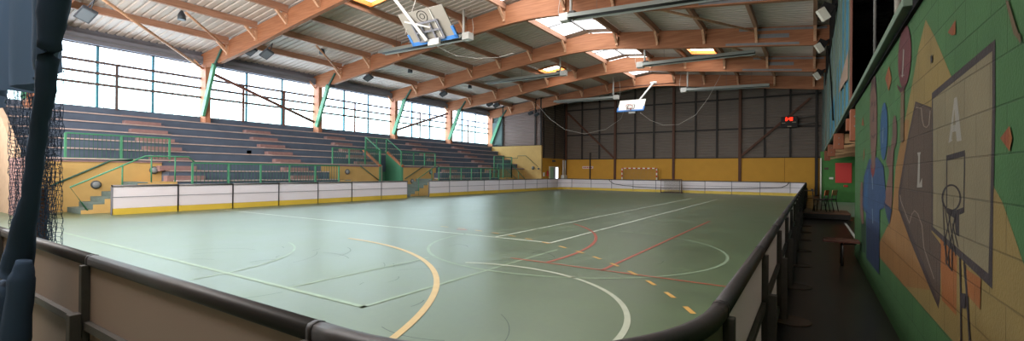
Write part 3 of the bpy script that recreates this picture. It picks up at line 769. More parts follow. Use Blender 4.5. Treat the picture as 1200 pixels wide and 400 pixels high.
t = thing('hockey_goal','small rink hockey goal with rust brown posts and grey net at the far boards','goal',(-9.7,39.2,0))
hx0,hx1,hy,hh = -10.55,-8.88,39.2,1.12
MB().tube([(hx0,hy,0),(hx0,hy,hh),(hx1,hy,hh),(hx1,hy,0)],.045,10,smooth=False).build('goal_frame','column_brown',t)
m = MB()
m.tube([(hx0,hy,.04),(hx0+.1,hy+.85,.04),(hx1-.1,hy+.85,.04),(hx1,hy,.04)],.035,8)
m.tube([(hx0,hy,hh),(hx0+.15,hy+.45,hh),(hx1-.15,hy+.45,hh),(hx1,hy,hh)],.03,8)
m.build('base_frame','rust',t)
m = MB()
for i in range(33):
    x = hx0+.1+(hx1-hx0-.2)*i/32; m.bar((x,hy+.45,hh),(x,hy+.83,.05),.010,.010)
for j in range(22):
    f = j/21; y = hy+.45+.38*f; z = hh-(hh-.05)*f; m.bar((hx0+.1,y,z),(hx1-.1,y,z),.010,.010)
for x in (hx0+.05,hx1-.05):
    for j in range(12): m.bar((x,hy,hh*j/12+.04),(x,hy+.8-.35*j/12,hh*j/12+.04),.010,.010)
m.build('goal_net','net_grey',t)
m = MB(); m.box((hx0+.05,hy-.02,.01),(hx1-.05,hy+.25,.05)); m.build('base_pad','rust',t)
tag(MB().tube([(-15.5,FY-.04,.98),(-15.3,FY-.05,.78),(-15.0,FY-.05,.62),(-14.05,FY-.05,.49),(-13.4,FY-.05,.47),(-13.2,FY-.05,.41),(-11.05,FY-.05,.36),(-9,FY-.05,.36),(-6.97,FY-.05,.40),(-3.9,FY-.05,.50),(-1.9,FY-.05,.62),(-1.55,FY-.05,.80),(-1.4,FY-.05,1.02)],.026,6).build('cable','cable_black'),'long black cable sagging along the pale far rink boards','cable')

# scoreboard
t = thing('scoreboard','black scoreboard with red lit digits on the dark far cladding','scoreboard',(-1.45,42.35,5.7))
BX((-2.05,42.25,5.3),(-.92,42.5,6.15)).build('case','score_black',t,.02)
SEG = {'0':'abcdef','1':'bc','2':'abged','3':'abgcd','4':'fgbc','7':'abc','8':'abcdefg','5':'afgcd','9':'abcdfg'}
def digit(mb, ch, x, z, w, h, y, th=.035):
    g = {'a':((x,z+h-th),(x+w,z+h)),'g':((x,z+h/2-th/2),(x+w,z+h/2+th/2)),'d':((x,z),(x+w,z+th)),'f':((x,z+h/2),(x+th,z+h)),'b':((x+w-th,z+h/2),(x+w,z+h)),'e':((x,z),(x+th,z+h/2)),'c':((x+w-th,z),(x+w,z+h/2))}
    for s in SEG[ch]:
        (a,b),(c,d_) = g[s]; mb.box((a,y,b),(c,y+.01,d_))
BX((-1.7,42.5,5.4),(-1.2,42.92,6.0)).build('wall_bracket','score_black',t)
m = MB(); x = -1.74
for ch in '0:40':
    if ch == ':': m.box((x,42.235,5.88),(x+.03,42.245,5.91)); m.box((x,42.235,5.97),(x+.03,42.245,6.0)); x += .07
    else: digit(m, ch, x, 5.83, .11, .24, 42.235); x += .15
m.build('red_digits','score_led',t)
m = MB()
for i in range(4): m.box((-1.98+.06*i,42.24,5.62),(-1.94+.06*i,42.25,5.69)); m.box((-1.28+.07*i,42.24,5.66),(-1.23+.07*i,42.25,5.73))
m.build('small_lettering','score_text',t)
BX((-1.62,42.24,5.33),(-1.34,42.25,5.42)).build('name_plate','score_text',t)
for i, z in enumerate((6.05, 5.52)): tag(MB().tube([(-.9,42.4,z),(.25,42.4,z+.08)],.035,6).build('wall_conduit','galv'),['upper thin bar between scoreboard and gallery wall','lower thin bar between scoreboard and gallery wall'][i],'bar')

# ---------------------------------------------------------------- ceiling basketball hoops
def hoop(A, Bt, label, front, arm, extra):
    """A: bottom left corner, Bt: top left corner, seen along +Y; 1.8 m wide along X; front=-1 if the playing face looks to -Y"""
    A = Vector(A); Bt = Vector(Bt); X = Vector((1,0,0)); V = (Bt-A); H = V.length; V.normalize()
    Nn = X.cross(V).normalized()            # points to -Y/up side or so
    if Nn.y * front < 0: Nn = -Nn
    W = 1.8
    t = thing('basketball_hoop', label, 'basketball hoop', tuple(A+X*.9))
    P = lambda u, v, n=0: A + X*(u*W) + V*(v*H) + Nn*n
    def slab(u0,v0,u1,v1,n0,n1,name,m,par):
        mb = MB(); vs = [P(u0,v0,n0),P(u1,v0,n0),P(u1,v1,n0),P(u0,v1,n0),P(u0,v0,n1),P(u1,v0,n1),P(u1,v1,n1),P(u0,v1,n1)]
        mb.add(vs,[(0,3,2,1),(4,5,6,7),(0,1,5,4),(1,2,6,5),(2,3,7,6),(3,0,4,7)]); return mb.build(name,m,par)
    bd = slab(0,0,1,1,-.03,.0,'backboard','hoop_grey' if front > 0 else 'white_paint',t)
    slab(-.012,-.05,1.012,.06,-.045,.02,'padding','hoop_blue',t)
    slab(-.02,-.05,.03,.34,-.045,.02,'padding','hoop_blue',t); slab(.97,-.05,1.02,.34,-.045,.02,'padding','hoop_blue',t)
    for (u0,v0,u1,v1) in ((.36,.14,.64,.18),(.36,.50,.64,.54),(.36,.14,.385,.54),(.615,.14,.64,.54)): slab(u0,v0,u1,v1,.0,.004,'target_line','score_black',bd)
    c = P(.5,.14,.26); m = MB(); r = .225; pts = []
    for k in range(25):
        a = 2*math.pi*k/24; pts.append(c + X*(r*math.cos(a)) + Nn*(r*math.sin(a)))
    m.tube(pts,.014,6); m.tube([P(.5,.14,0),P(.5,.14,.04)],.06,8); m.build('rim','hoop_red',t)
    m = MB()
    for k in range(12):
        a = 2*math.pi*k/12; b = a+math.pi/12
        p0 = c+X*(r*math.cos(a))+Nn*(r*math.sin(a)); q = c+X*(.13*math.cos(b))+Nn*(.13*math.sin(b))-V*.32; q2 = c+X*(.13*math.cos(b-math.pi/6))+Nn*(.13*math.sin(b-math.pi/6))-V*.32
        m.tube([p0,q],.006,4); m.tube([p0,q2],.006,4)
    m.build('hoop_net','net_grey',t)
    # steel frame on the back
    m = MB()
    for (a,b,c2,d2) in ((.22,.06,.22,.62),(.78,.06,.78,.62),(.22,.62,.78,.62),(.22,.06,.78,.06),(.40,.06,.40,.55),(.60,.06,.60,.55),(.22,.34,.78,.34)): m.bar(P(a,b,-.08),P(c2,d2,-.08),.05,.05,up=tuple(Nn))
    m.build('rear_frame','board_seam',t)
    m = MB(); m.bar(P(.12,.78,-.12),P(.6,.45,-.12),.04,.04,up=tuple(Nn)); m.bar(P(.72,.95,-.05),P(.72,.05,-.05),.03,.03,up=tuple(Nn)); m.build('rear_strut','heater_white',t)
    m = MB(); m.box((P(.55,0,-.16))-Vector((.22,.05,.09)),(P(.55,0,-.16))+Vector((.22,.05,.09))); m.build('lock_box','heater_white',t)
    m = MB(); ringp = [P(.5+.105*math.cos(2*math.pi*k/20),.80+.17*math.sin(2*math.pi*k/20),-.034) for k in range(21)]; m.tube(ringp,.012,6)
    ringp = [P(.5+.05*math.cos(2*math.pi*k/12),.80+.08*math.sin(2*math.pi*k/12),-.034) for k in range(13)]; m.tube(ringp,.010,6); m.build('emblem_ring','stud_dark',bd)
    m = MB(); m.bar(arm[0],arm[1],.11,.09); a = m.build('arm','heater_white',t)
    for nm, pts, r, mm in extra: MB().tube(pts, r, 8).build(nm, mm, t)
    return t
hoop((-10.74,10.75,5.68),(-10.82,10.15,6.47),'folded up basketball hoop seen from behind under the near roof',1,((-9.95,10.50,5.62),(-11.75,9.2,8.45)),
     [('hoist_chain',[(-10.66,10.3,5.9),(-11.5,11.7,7.9)],.012,'wire'),('pivot_bar',[(-10.9,10.7,5.75),(-8.9,10.7,5.75)],.03,'heater_dark')])
hoop((-11.22,30.6,5.84),(-11.22,31.15,6.64),'raised basketball hoop with white backboard facing us at the far end',-1,((-9.9,31.2,6.55),(-10.66,37.2,8.85)),
     [('mount_bar',[(-14.1,37.15,8.75),(-9.0,37.15,8.68)],.045,'steel_brown'),('mount_plate',[(-10.9,37.2,8.85),(-10.4,37.2,8.85)],.10,'heater_white')])
tag(MB().tube([(-10.24,11.0,5.72),(-10.65,12.0,5.80),(-11.01,13.2,5.87),(-11.05,14.5,6.05),(-11.06,16,6.42),(-11.14,17.3,6.9)],.016,5).build('wire','wire'),'thin pale wire drooping from the near hoop','wire')
tag(MB().tube([(-21.0,36.5,7.83),(-19.57,36.5,6.35),(-18.12,36.5,5.37),(-16.26,36.5,4.92),(-14.35,36.5,5.24),(-13.04,36.5,6.05),(-12.6,36.5,7.4)],.012,5).build('wire','wire'),'thin wire drooping before the far cladding, left of the far hoop','wire')
tag(MB().tube([(-11.5,36.5,6.45),(-10.68,36.5,5.79),(-9.69,36.5,5.36),(-8.54,36.5,5.34),(-7.31,36.5,5.99),(-6.42,36.5,7.2),(-5.56,36.5,8.87)],.012,5).build('wire','wire'),'thin wire drooping before the far cladding, right of the far hoop','wire')

# ---------------------------------------------------------------- radiant tube heaters
def heater(x0, x1, y, z0, z1, burner_right, label):
    t = thing('tube_heater', label, 'heater', ((x0+x1)/2,y,z0), 'hanging tube heaters')
    A = Vector((x0,y,z0)); B = Vector((x1,y,z1))
    m = MB(); prof = [(-.30,-.04),(-.17,.16),(.17,.16),(.30,-.04),(.27,-.04),(.155,.13),(-.155,.13),(-.27,-.04)]
    vs = [tuple(A+Vector((0,a,b))) for a,b in prof]+[tuple(B+Vector((0,a,b))) for a,b in prof]; n = 8
    m.add(vs,[(i,(i+1)%n,n+(i+1)%n,n+i) for i in range(n)]+[tuple(range(n)),tuple(range(n,2*n))]); m.build('reflector','heater_grey',t)
    for s in (-.10,.10): MB().tube([A+Vector((0,s,.03)),B+Vector((0,s,.03))],.05,8).build('burner_tube','heater_dark',t)
    e = B if burner_right else A; s = 1 if burner_right else -1
    bb = BX((e.x,e.y-.2,e.z-.12),(e.x+s*.42,e.y+.2,e.z+.22)).build('burner_box','heater_white',t,.02)
    BX((e.x-s*.28,e.y-.16,e.z-.02),(e.x-s*.02,e.y+.16,e.z+.26)).build('fan_box','heater_dark',t,.02)
    zt = deck_z(e.x)
    MB().tube([(e.x-s*.05,e.y,e.z+.2),(e.x-s*.05,e.y,zt)],.06,8).build('hanger_pipe','heater_white',t)
    MB().tube([(e.x+s*.5,e.y,e.z+.1),(e.x+s*.55,e.y,zt-1.0),(e.x+s*.4,e.y,zt)],.012,5).build('cable','wire',t)
    for f in (.2,.5,.8):
        p = A+(B-A)*f; MB().tube([p+Vector((0,0,.15)),(p.x,p.y,deck_z(p.x))],.008,4).build('hanger_wire','galv',t)
heater(-20.06,-14.2,17.6,8.12,8.10,True,'long tube heater behind the folded near hoop, burner at its ridge end')
heater(-8.7,-2.6,17.9,8.2,7.95,False,'long tube heater crossing before the first ridge skylight, nearest on the gallery side')
heater(-20.66,-14.4,28.3,8.29,8.31,True,'tube heater under the left roof hatch, burner at its ridge end')
heater(-8.7,-2.61,28.3,8.24,8.21,False,'tube heater under the right roof hatch, before the plated arches')
heater(-19.3,-13.8,36.8,7.88,7.82,True,'farthest tube heater left of the far hoop, before the last arch')
heater(-8.0,-2.5,36.8,7.93,7.77,False,'farthest tube heater right of the far hoop, before the dark cladding')

# ---------------------------------------------------------------- floodlights
def flood(p, label, w=.55, aim=(0.45,-.3,-.8), group='dark floodlights on the arches'):
    t = thing('floodlight', label, 'floodlight', p, group); p = Vector(p)
    m = MB(); a = Vector(aim).normalized(); s = Vector((1,0,0)); s = (s - a*s.dot(a)).normalized(); u = a.cross(s)
    vs = []
    for (k, f) in ((0,.75),(.10,1.0),(.20,1.0)):
        for (i, j) in ((-1,-1),(1,-1),(1,1),(-1,1)): vs.append(p + a*(k-.1) + s*(i*w/2*f) + u*(j*w*.36*f))
    fs = [(0,1,2,3)]
    for r in range(2):
        for k in range(4): fs.append((r*4+k, r*4+(k+1)%4, r*4+4+(k+1)%4, r*4+4+k))
    fs.append((8,9,10,11)); m.add(vs, fs); m.build('housing','lamp_dark',t)
    m = MB(); q = p + a*.105; m.add([q+s*(i*w*.42)+u*(j*w*.29) for i,j in ((-1,-1),(1,-1),(1,1),(-1,1))],[(0,1,2,3)]); m.build('lens','lamp_glass',t,recalc=False)
    MB().tube([p-s*(w*.5),p-s*(w*.5)+Vector((0,.1,.35)),p+s*(w*.5)+Vector((0,.1,.35)),p+s*(w*.5)],.018,6).build('bracket','lamp_dark',t)
flood((-21.2,5.45,7.0),'large dark floodlight near the dark net, under the near left roof',.62)
flood((-23.23,12.12,7.5),'dark floodlight under the nearest clear arch, the left of its pair')
flood((-21.77,12.12,7.16),'dark floodlight under the nearest clear arch, the right of its pair')
flood((-22.56,18.78,7.28),'dark floodlight hung below the second clear arch',.5)
flood((-22.34,25.35,7.25),'dark floodlight hung below the third clear arch',.5)
flood((-22.9,31.85,7.38),'dark floodlight below the fourth clear arch, the left of its pair',.5)
flood((-22.2,31.85,7.24),'dark floodlight below the fourth clear arch, the right of its pair',.5)
flood((-22.3,37.65,7.22),'small floodlight below the farthest arch, the left of its pair',.45)
flood((-21.65,37.65,7.06),'small floodlight below the farthest arch, the right of its pair',.45)
for p, l in (((.36,18.2,6.95),'boxy floodlight at the gallery wall, highest and nearest of three'),((.33,24.75,7.38),'boxy floodlight at the gallery wall, middle of three'),((.30,31.25,7.30),'boxy floodlight at the gallery wall, farthest of three')):
    t = thing('gallery_floodlight', l, 'floodlight', p, 'floodlights by the gallery'); p = Vector(p)
    MB().bar(p+Vector((.10,0,.16)),p+Vector((-.10,-.02,-.16)),.42,.36).build('housing','score_black',t)
    MB().bar(p+Vector((.02,-.20,-.10)),p+Vector((-.16,-.24,-.22)),.40,.20,up=(0,1,.4)).build('lens','cream_paint',t)
    MB().tube([p,p+Vector((.32,.1,.25))],.03,6).build('bracket','lamp_dark',t)
for p, l in (((-23.1,16,8.42),'small conical ceiling speaker before the second clear arch'),((-22.85,9,8.34),'small conical ceiling speaker in the nearest roof bay'),((-22.3,22,8.40),'small conical ceiling speaker before the third clear arch'),((-22.4,28.5,8.4),'small conical ceiling speaker before the fourth clear arch')):
    t = thing('ceiling_speaker', l, 'speaker', p, 'ceiling speakers')
    MB().lathe([(.16,-.28),(.15,-.1),(.08,.05),(.03,.12)],p,'Z',14).build('horn','lamp_dark',t)
    MB().tube([p,(p[0],p[1],deck_z(p[0]))],.02,6).build('stem','lamp_dark',t)

# ---------------------------------------------------------------- right side: mural wall, gallery, corridor
MX = .73
wr = root('wall_right')
BX((MX,-1.6,0),(MX+.2,11.49,3.12)).build('block_wall','wall_green',wr)
MURAL = [
('m_yellow',[(4.695,2.798),(4.397,2.598),(3.932,2.239),(3.45,1.87),(3.085,1.543),(2.979,1.483),(2.82,1.335),(2.689,1.206),(2.686,0.944),(2.915,0.721),(3.839,0.593),(5.843,0.57),(7.452,0.561),(7.46,0.754),(6.628,1.065),(6.375,1.242),(6.152,1.695),(5.597,2.123),(5.257,2.385),(4.995,2.623)]),
('m_orange',[(5.597,2.123),(5.373,2.093),(5.726,1.648),(5.716,1.324),(5.181,1.098),(4.496,0.768),(5.596,0.57),(5.843,0.57),(7.452,0.561),(7.46,0.754),(6.628,1.065),(6.375,1.242),(6.152,1.695)]),
('m_orange2',[(4.186,1.205),(3.75,1.126),(3.763,0.768),(4.128,0.777)]),
('m_green_dark',[(10.11,0.758),(9.492,0.812),(9.086,1.008),(9.323,0.362),(9.918,0.279)]),
('m_brown_edge',[(5.096,2.223),(4.469,2.096),(4.449,1.195),(4.16,1.14),(4.177,0.777),(4.225,0.697),(4.555,0.793),(5.301,1.025),(5.971,1.267),(5.976,1.429),(5.634,1.775),(5.456,1.947)]),
('m_brown',[(5.039,2.201),(4.469,2.084),(4.449,1.195),(4.184,1.131),(4.202,0.8),(4.251,0.749),(4.527,0.855),(5.221,1.093),(5.815,1.293),(5.819,1.425),(5.54,1.764),(5.369,1.933)]),
('m_pale',[(5.069,2.166),(4.836,2.131),(4.831,2.136),(5.064,2.172)]),
('m_pale',[(4.858,2.138),(4.821,2.043),(4.791,2.04),(4.828,2.135)]),
('m_pale',[(4.823,2.046),(4.751,1.982),(4.723,1.981),(4.794,2.044)]),
('m_pale',[(4.754,1.983),(4.643,1.962),(4.63,1.966),(4.741,1.987)]),
('m_pale',[(4.639,1.962),(4.538,1.978),(4.558,1.983),(4.66,1.967)]),
('m_pale',[(4.541,1.977),(4.498,2.076),(4.524,2.08),(4.568,1.98)]),
('m_pale',[(5.895,1.408),(5.837,1.347),(5.792,1.351),(5.849,1.41)]),
('m_pale',[(5.843,1.351),(5.36,1.173),(5.325,1.179),(5.8,1.355)]),
('m_pale',[(5.332,1.176),(5.205,1.272),(5.24,1.271),(5.368,1.175)]),
('m_pale',[(5.218,1.266),(5.089,1.307),(5.116,1.309),(5.247,1.268)]),
('m_pale',[(5.128,1.304),(4.964,1.284),(4.942,1.29),(5.104,1.31)]),
('m_pale',[(4.978,1.288),(4.796,1.203),(4.768,1.208),(4.948,1.292)]),
('m_pale',[(4.801,1.207),(4.73,1.046),(4.701,1.05),(4.771,1.211)]),
('m_pale',[(4.733,1.048),(4.57,0.965),(4.544,0.971),(4.705,1.054)]),
('m_pale',[(4.575,0.968),(4.368,0.87),(4.345,0.876),(4.549,0.973)]),
('m_white',[(4.991,1.789),(4.85,1.787),(4.884,1.764),(4.896,1.532),(4.795,1.581),(4.793,1.51),(5.002,1.502),(4.985,1.544),(4.954,1.753)]),
('m_frame',[(4.457,2.199),(3.083,2.25),(3.078,1.91),(3.102,1.424),(3.109,1.061),(3.603,1.114),(4.449,1.208)]),
('m_board',[(4.415,2.15),(4.018,2.167),(3.125,2.203),(3.121,1.915),(3.146,1.421),(3.167,1.124),(3.604,1.162),(4.394,1.237)]),
('m_white',[(3.826,2.074),(3.767,2.074),(3.66,1.805),(3.762,1.806),(3.783,1.869),(3.867,1.87),(3.893,1.83),(3.862,1.82),(3.967,1.807),(3.946,1.833)]),
('m_board',[(3.821,2.006),(3.791,1.91),(3.855,1.911)]),
('m_dark',[(4.02,1.731),(3.585,1.747),(3.584,1.713),(4.02,1.695)]),
('m_dark',[(4.016,1.703),(4.017,1.397),(3.988,1.399),(3.988,1.702)]),
('m_dark',[(3.604,1.731),(3.616,1.391),(3.59,1.393),(3.578,1.73)]),
('m_dark',[(4.036,1.398),(3.794,1.392),(3.609,1.423),(3.608,1.389),(3.698,1.373),(3.696,1.244),(3.772,1.25),(3.813,1.344),(4.002,1.362)]),
('m_dark',[(3.691,1.476),(3.7,1.451),(3.663,1.452),(3.655,1.477)]),
('m_dark',[(3.695,1.458),(3.72,1.433),(3.685,1.432),(3.66,1.457)]),
('m_dark',[(3.711,1.44),(3.753,1.416),(3.719,1.413),(3.678,1.437)]),
('m_dark',[(3.737,1.423),(3.795,1.403),(3.766,1.398),(3.709,1.418)]),
('m_dark',[(3.772,1.409),(3.843,1.394),(3.823,1.386),(3.753,1.402)]),
('m_dark',[(3.815,1.399),(3.894,1.39),(3.887,1.38),(3.807,1.389)]),
('m_dark',[(3.862,1.392),(3.945,1.39),(3.952,1.379),(3.87,1.381)]),
('m_dark',[(3.914,1.389),(3.992,1.396),(4.014,1.385),(3.936,1.379)]),
('m_dark',[(3.967,1.392),(4.033,1.406),(4.067,1.397),(3.999,1.383)]),
('m_dark',[(4.015,1.401),(4.066,1.421),(4.107,1.414),(4.054,1.393)]),
('m_dark',[(4.054,1.415),(4.086,1.439),(4.132,1.434),(4.098,1.409)]),
('m_dark',[(4.08,1.432),(4.092,1.46),(4.139,1.457),(4.127,1.429)]),
('m_dark',[(4.092,1.452),(4.081,1.481),(4.128,1.481),(4.139,1.451)]),
('m_dark',[(4.087,1.473),(4.055,1.501),(4.1,1.503),(4.132,1.475)]),
('m_dark',[(4.068,1.493),(4.017,1.518),(4.057,1.522),(4.109,1.497)]),
('m_dark',[(4.036,1.511),(3.969,1.53),(4.002,1.537),(4.069,1.517)]),
('m_dark',[(3.994,1.525),(3.917,1.538),(3.939,1.546),(4.017,1.534)]),
('m_dark',[(3.947,1.534),(3.865,1.54),(3.873,1.55),(3.956,1.545)]),
('m_dark',[(3.897,1.539),(3.817,1.537),(3.81,1.547),(3.89,1.55)]),
('m_dark',[(3.846,1.539),(3.775,1.53),(3.755,1.539),(3.826,1.548)]),
('m_dark',[(3.797,1.534),(3.739,1.519),(3.711,1.526),(3.769,1.542)]),
('m_dark',[(3.755,1.524),(3.712,1.505),(3.679,1.51),(3.721,1.53)]),
('m_dark',[(3.722,1.511),(3.695,1.488),(3.66,1.492),(3.686,1.515)]),
('m_dark',[(3.7,1.494),(3.691,1.469),(3.655,1.472),(3.664,1.497)]),
('m_dark',[(4.106,1.412),(4.042,1.125),(4.019,1.129),(4.083,1.414)]),
('m_dark',[(4.06,1.392),(3.879,1.147),(3.859,1.151),(4.038,1.394)]),
('m_dark',[(3.883,1.388),(4.078,1.144),(4.056,1.145),(3.863,1.388)]),
('m_dark',[(3.97,1.381),(3.778,1.12),(3.759,1.124),(3.949,1.384)]),
('m_dark',[(3.782,1.379),(3.986,1.063),(3.965,1.065),(3.763,1.379)]),
('m_dark',[(3.864,1.309),(3.721,1.178),(3.703,1.182),(3.844,1.312)]),
('m_dark',[(4.044,1.195),(4.006,1.032),(3.984,1.036),(4.021,1.198)]),
('m_dark',[(4.009,1.044),(3.862,1.013),(3.845,1.018),(3.99,1.05)]),
('m_dark',[(3.847,1.016),(3.839,1.166),(3.86,1.164),(3.867,1.013)]),
('m_dark',[(3.942,1.099),(3.941,1.032),(3.92,1.036),(3.921,1.102)]),
('m_dark',[(3.691,1.122),(3.669,0.913),(3.638,0.92),(3.66,1.127)]),
('m_dark',[(3.669,0.918),(3.655,0.636),(3.624,0.646),(3.638,0.925)]),
('m_dark',[(3.6,1.111),(3.544,0.94),(3.519,0.946),(3.574,1.116)]),
('m_dark',[(3.545,0.944),(3.482,0.689),(3.458,0.697),(3.52,0.95)]),
('m_dark',[(3.558,1.103),(3.504,0.88),(3.492,0.883),(3.546,1.105)]),
('m_dark',[(3.504,0.882),(3.46,0.697),(3.449,0.701),(3.493,0.885)]),
('m_dark',[(3.663,0.924),(3.549,0.944),(3.548,0.861),(3.652,0.841)]),
('m_orange2',[(3.535,1.082),(3.274,1.079),(3.286,0.92),(3.499,0.943)]),
('m_orange3',[(3.795,2.544),(3.793,2.456),(3.874,2.469),(3.981,2.515)]),
('m_orange2',[(3.795,2.544),(3.793,2.456),(3.839,2.462)]),
('m_orange3',[(2.876,1.821),(2.994,1.775),(2.875,1.711),(2.845,1.765)]),
('m_orange2',[(2.876,1.821),(2.885,1.716),(2.875,1.711),(2.842,1.765)]),
('m_orange3',[(6.661,2.834),(6.978,2.745),(6.684,2.554),(6.458,2.654)]),
('m_orange2',[(6.661,2.834),(6.705,2.562),(6.65,2.554),(6.458,2.654)]),
('m_orange3',[(9.82,2.591),(10.05,2.467),(9.584,2.418)]),
('m_orange2',[(9.82,2.591),(9.765,2.441),(9.584,2.418)]),
('m_orange3',[(9.594,2.073),(9.698,1.821),(9.469,1.927)]),
('m_orange2',[(9.594,2.073),(9.613,1.904),(9.469,1.927)]),
('m_maroon',[(5.28,2.642),(5.313,2.563),(5.374,2.497),(5.46,2.449),(5.564,2.425),(5.678,2.429),(5.79,2.462),(5.889,2.522),(5.963,2.604),(6.002,2.699),(6.0,2.797),(5.958,2.885),(5.882,2.954),(5.781,2.996),(5.668,3.009),(5.554,2.992),(5.451,2.95),(5.367,2.888),(5.309,2.811),(5.279,2.727)]),
('m_maroon_d',[(6.096,2.53),(5.801,2.449),(5.561,2.45),(5.606,2.41),(5.774,2.379),(6.011,2.473)]),
('m_wood',[(5.825,2.411),(5.629,2.397),(5.638,1.927),(5.759,1.91),(5.861,1.949)]),
('m_white',[(5.688,2.797),(5.755,2.545),(5.706,2.536),(5.64,2.786)]),
('m_white',[(5.811,2.562),(5.617,2.537),(5.628,2.545),(5.822,2.571)]),
('m_blue2',[(6.75,2.103),(6.774,2.002),(6.826,1.912),(6.902,1.841),(6.995,1.796),(7.099,1.782),(7.203,1.802),(7.296,1.855),(7.368,1.938),(7.41,2.042),(7.417,2.155),(7.388,2.266),(7.327,2.36),(7.241,2.43),(7.14,2.467),(7.035,2.471),(6.936,2.441),(6.852,2.382),(6.79,2.301),(6.756,2.205)]),
('m_paleblue',[(7.182,2.181),(7.216,1.991),(7.144,1.986),(7.111,2.175)]),
('m_skin2',[(6.063,2.048),(6.072,1.986),(6.101,1.934),(6.148,1.901),(6.205,1.891),(6.265,1.907),(6.317,1.947),(6.353,2.005),(6.368,2.073),(6.358,2.138),(6.325,2.191),(6.276,2.223),(6.217,2.23),(6.159,2.211),(6.109,2.169),(6.076,2.113)]),
('m_skin2',[(6.661,1.942),(6.396,1.818),(6.341,2.016),(6.218,1.918),(6.33,1.689),(6.583,1.655),(6.865,1.756)]),
('m_skin',[(10.072,1.489),(9.754,1.478),(9.732,1.106),(9.492,0.812),(9.868,0.765),(10.188,0.931),(10.245,1.305)]),
('m_skin',[(6.403,2.02),(6.279,1.967),(6.328,1.653),(6.348,1.335),(6.528,1.074),(7.031,1.252),(6.923,1.378),(6.615,1.607)]),
('m_blue',[(8.749,1.838),(7.688,1.836),(7.088,1.71),(6.849,1.351),(7.03,1.212),(7.435,1.166),(7.46,0.344),(9.048,0.308),(9.153,1.003),(9.504,1.021),(9.778,1.104),(9.536,1.579)]),
('m_blue3',[(8.953,0.952),(7.479,0.99),(7.46,0.344),(9.048,0.308)]),
('m_blue2',[(9.322,1.594),(8.864,1.672),(8.959,1.069),(9.508,1.09)]),
('m_blue3',[(7.033,1.293),(6.375,1.233),(6.561,1.061),(6.768,1.121)]),
('m_paleblue',[(8.367,1.599),(8.288,1.398),(8.181,1.401),(8.257,1.599)]),
('m_paleblue',[(8.304,1.126),(8.238,0.92),(8.143,0.928),(8.208,1.132)]),
('m_skin',[(7.767,2.352),(7.774,2.192),(7.807,2.044),(7.865,1.917),(7.946,1.82),(8.045,1.758),(8.157,1.738),(8.274,1.763),(8.388,1.832),(8.492,1.944),(8.576,2.09),(8.634,2.261),(8.661,2.444),(8.653,2.623),(8.612,2.785),(8.541,2.917),(8.447,3.01),(8.337,3.058),(8.22,3.058),(8.104,3.015),(7.998,2.931),(7.906,2.814),(7.835,2.673),(7.788,2.516)]),
('m_skin',[(8.457,1.854),(7.927,1.838),(8.017,1.631),(8.334,1.632)]),
('m_red',[(8.534,1.794),(8.394,1.718),(8.196,1.679),(7.971,1.723),(7.875,1.779),(8.017,1.631),(8.243,1.559),(8.446,1.644)]),
('m_skin_d',[(8.273,2.609),(8.29,2.586),(8.339,2.576),(8.401,2.584),(8.452,2.606),(8.473,2.635),(8.455,2.659),(8.405,2.668),(8.343,2.66),(8.293,2.637)]),
('m_skin_d',[(7.921,2.564),(7.937,2.542),(7.981,2.532),(8.038,2.539),(8.085,2.56),(8.103,2.588),(8.087,2.61),(8.041,2.62),(7.985,2.612),(7.939,2.591)]),
('m_skin_d',[(8.216,2.53),(8.071,2.336),(8.293,2.358)]),
('m_skin_d',[(8.526,2.193),(8.212,2.114),(8.096,2.114),(8.4,2.192)]),
('m_skin_d',[(8.133,2.109),(7.839,2.155),(7.952,2.17),(8.256,2.125)]),
('m_skin_d',[(8.631,2.782),(8.459,3.029),(8.188,3.053),(7.928,2.911),(7.819,2.665),(8.201,2.887)]),
('m_grey',[(5.181,2.446),(5.139,2.329),(5.135,2.329),(5.177,2.445)]),
('m_dark',[(4.483,2.471),(4.422,2.473),(4.412,2.425),(4.476,2.413)]),
('m_wood',[(2.925,2.386),(2.893,2.376),(2.773,2.202),(2.745,2.188),(2.744,2.146),(2.782,2.183),(2.821,2.207)]),

]
pal = []
mm = MB()
for i, (nm, poly) in enumerate(MURAL):
    if nm not in pal: pal.append(nm)
    x = MX - .0012 - .00006*i
    mm.add([(x, y, z) for y, z in poly], [tuple(range(len(poly)))], pal.index(nm))
mural = mm.build('mural', pal, wr, recalc=False)
struct(BX((.43,22.0,.0),(2.6,33.4,.006)).build('floor_corridor_far','grey_green_floor'))
struct(BX((2.6,11.2,0),(2.8,33.6,3.0)).build('wall_corridor_recess','wall_green'))
struct(BX((.45,33.4,0),(4.2,33.6,3.0)).build('wall_corridor_end','green_corridor'))
BX((.43,33.30,0),(.50,33.4,2.6)).build('cream_edge','cream_paint',bpy.data.objects['wall_corridor_end'])
tag(BX((1.18,33.33,1.14),(1.96,33.40,2.31)).build('red_panel','red_square'),'plain red square panel on the green corridor end wall','panel')
for p, m_, l in (((1.68,33.38,.96),'extinguisher','small red spot sign below the red square'),((.98,33.38,1.40),'cream_paint','small white fitting left of the red square'),((.74,33.38,1.98),'rust','small orange box high on the green end wall')):
    tag(BX((p[0]-.10,33.33,p[2]-.06),(p[0]+.10,33.41,p[2]+.06)).build('wall_fitting',m_),l,'wall fitting')
struct(BX((.66,33.6,0),(.86,43,9.2)).build('wall_gallery_far','gallery_grey'))
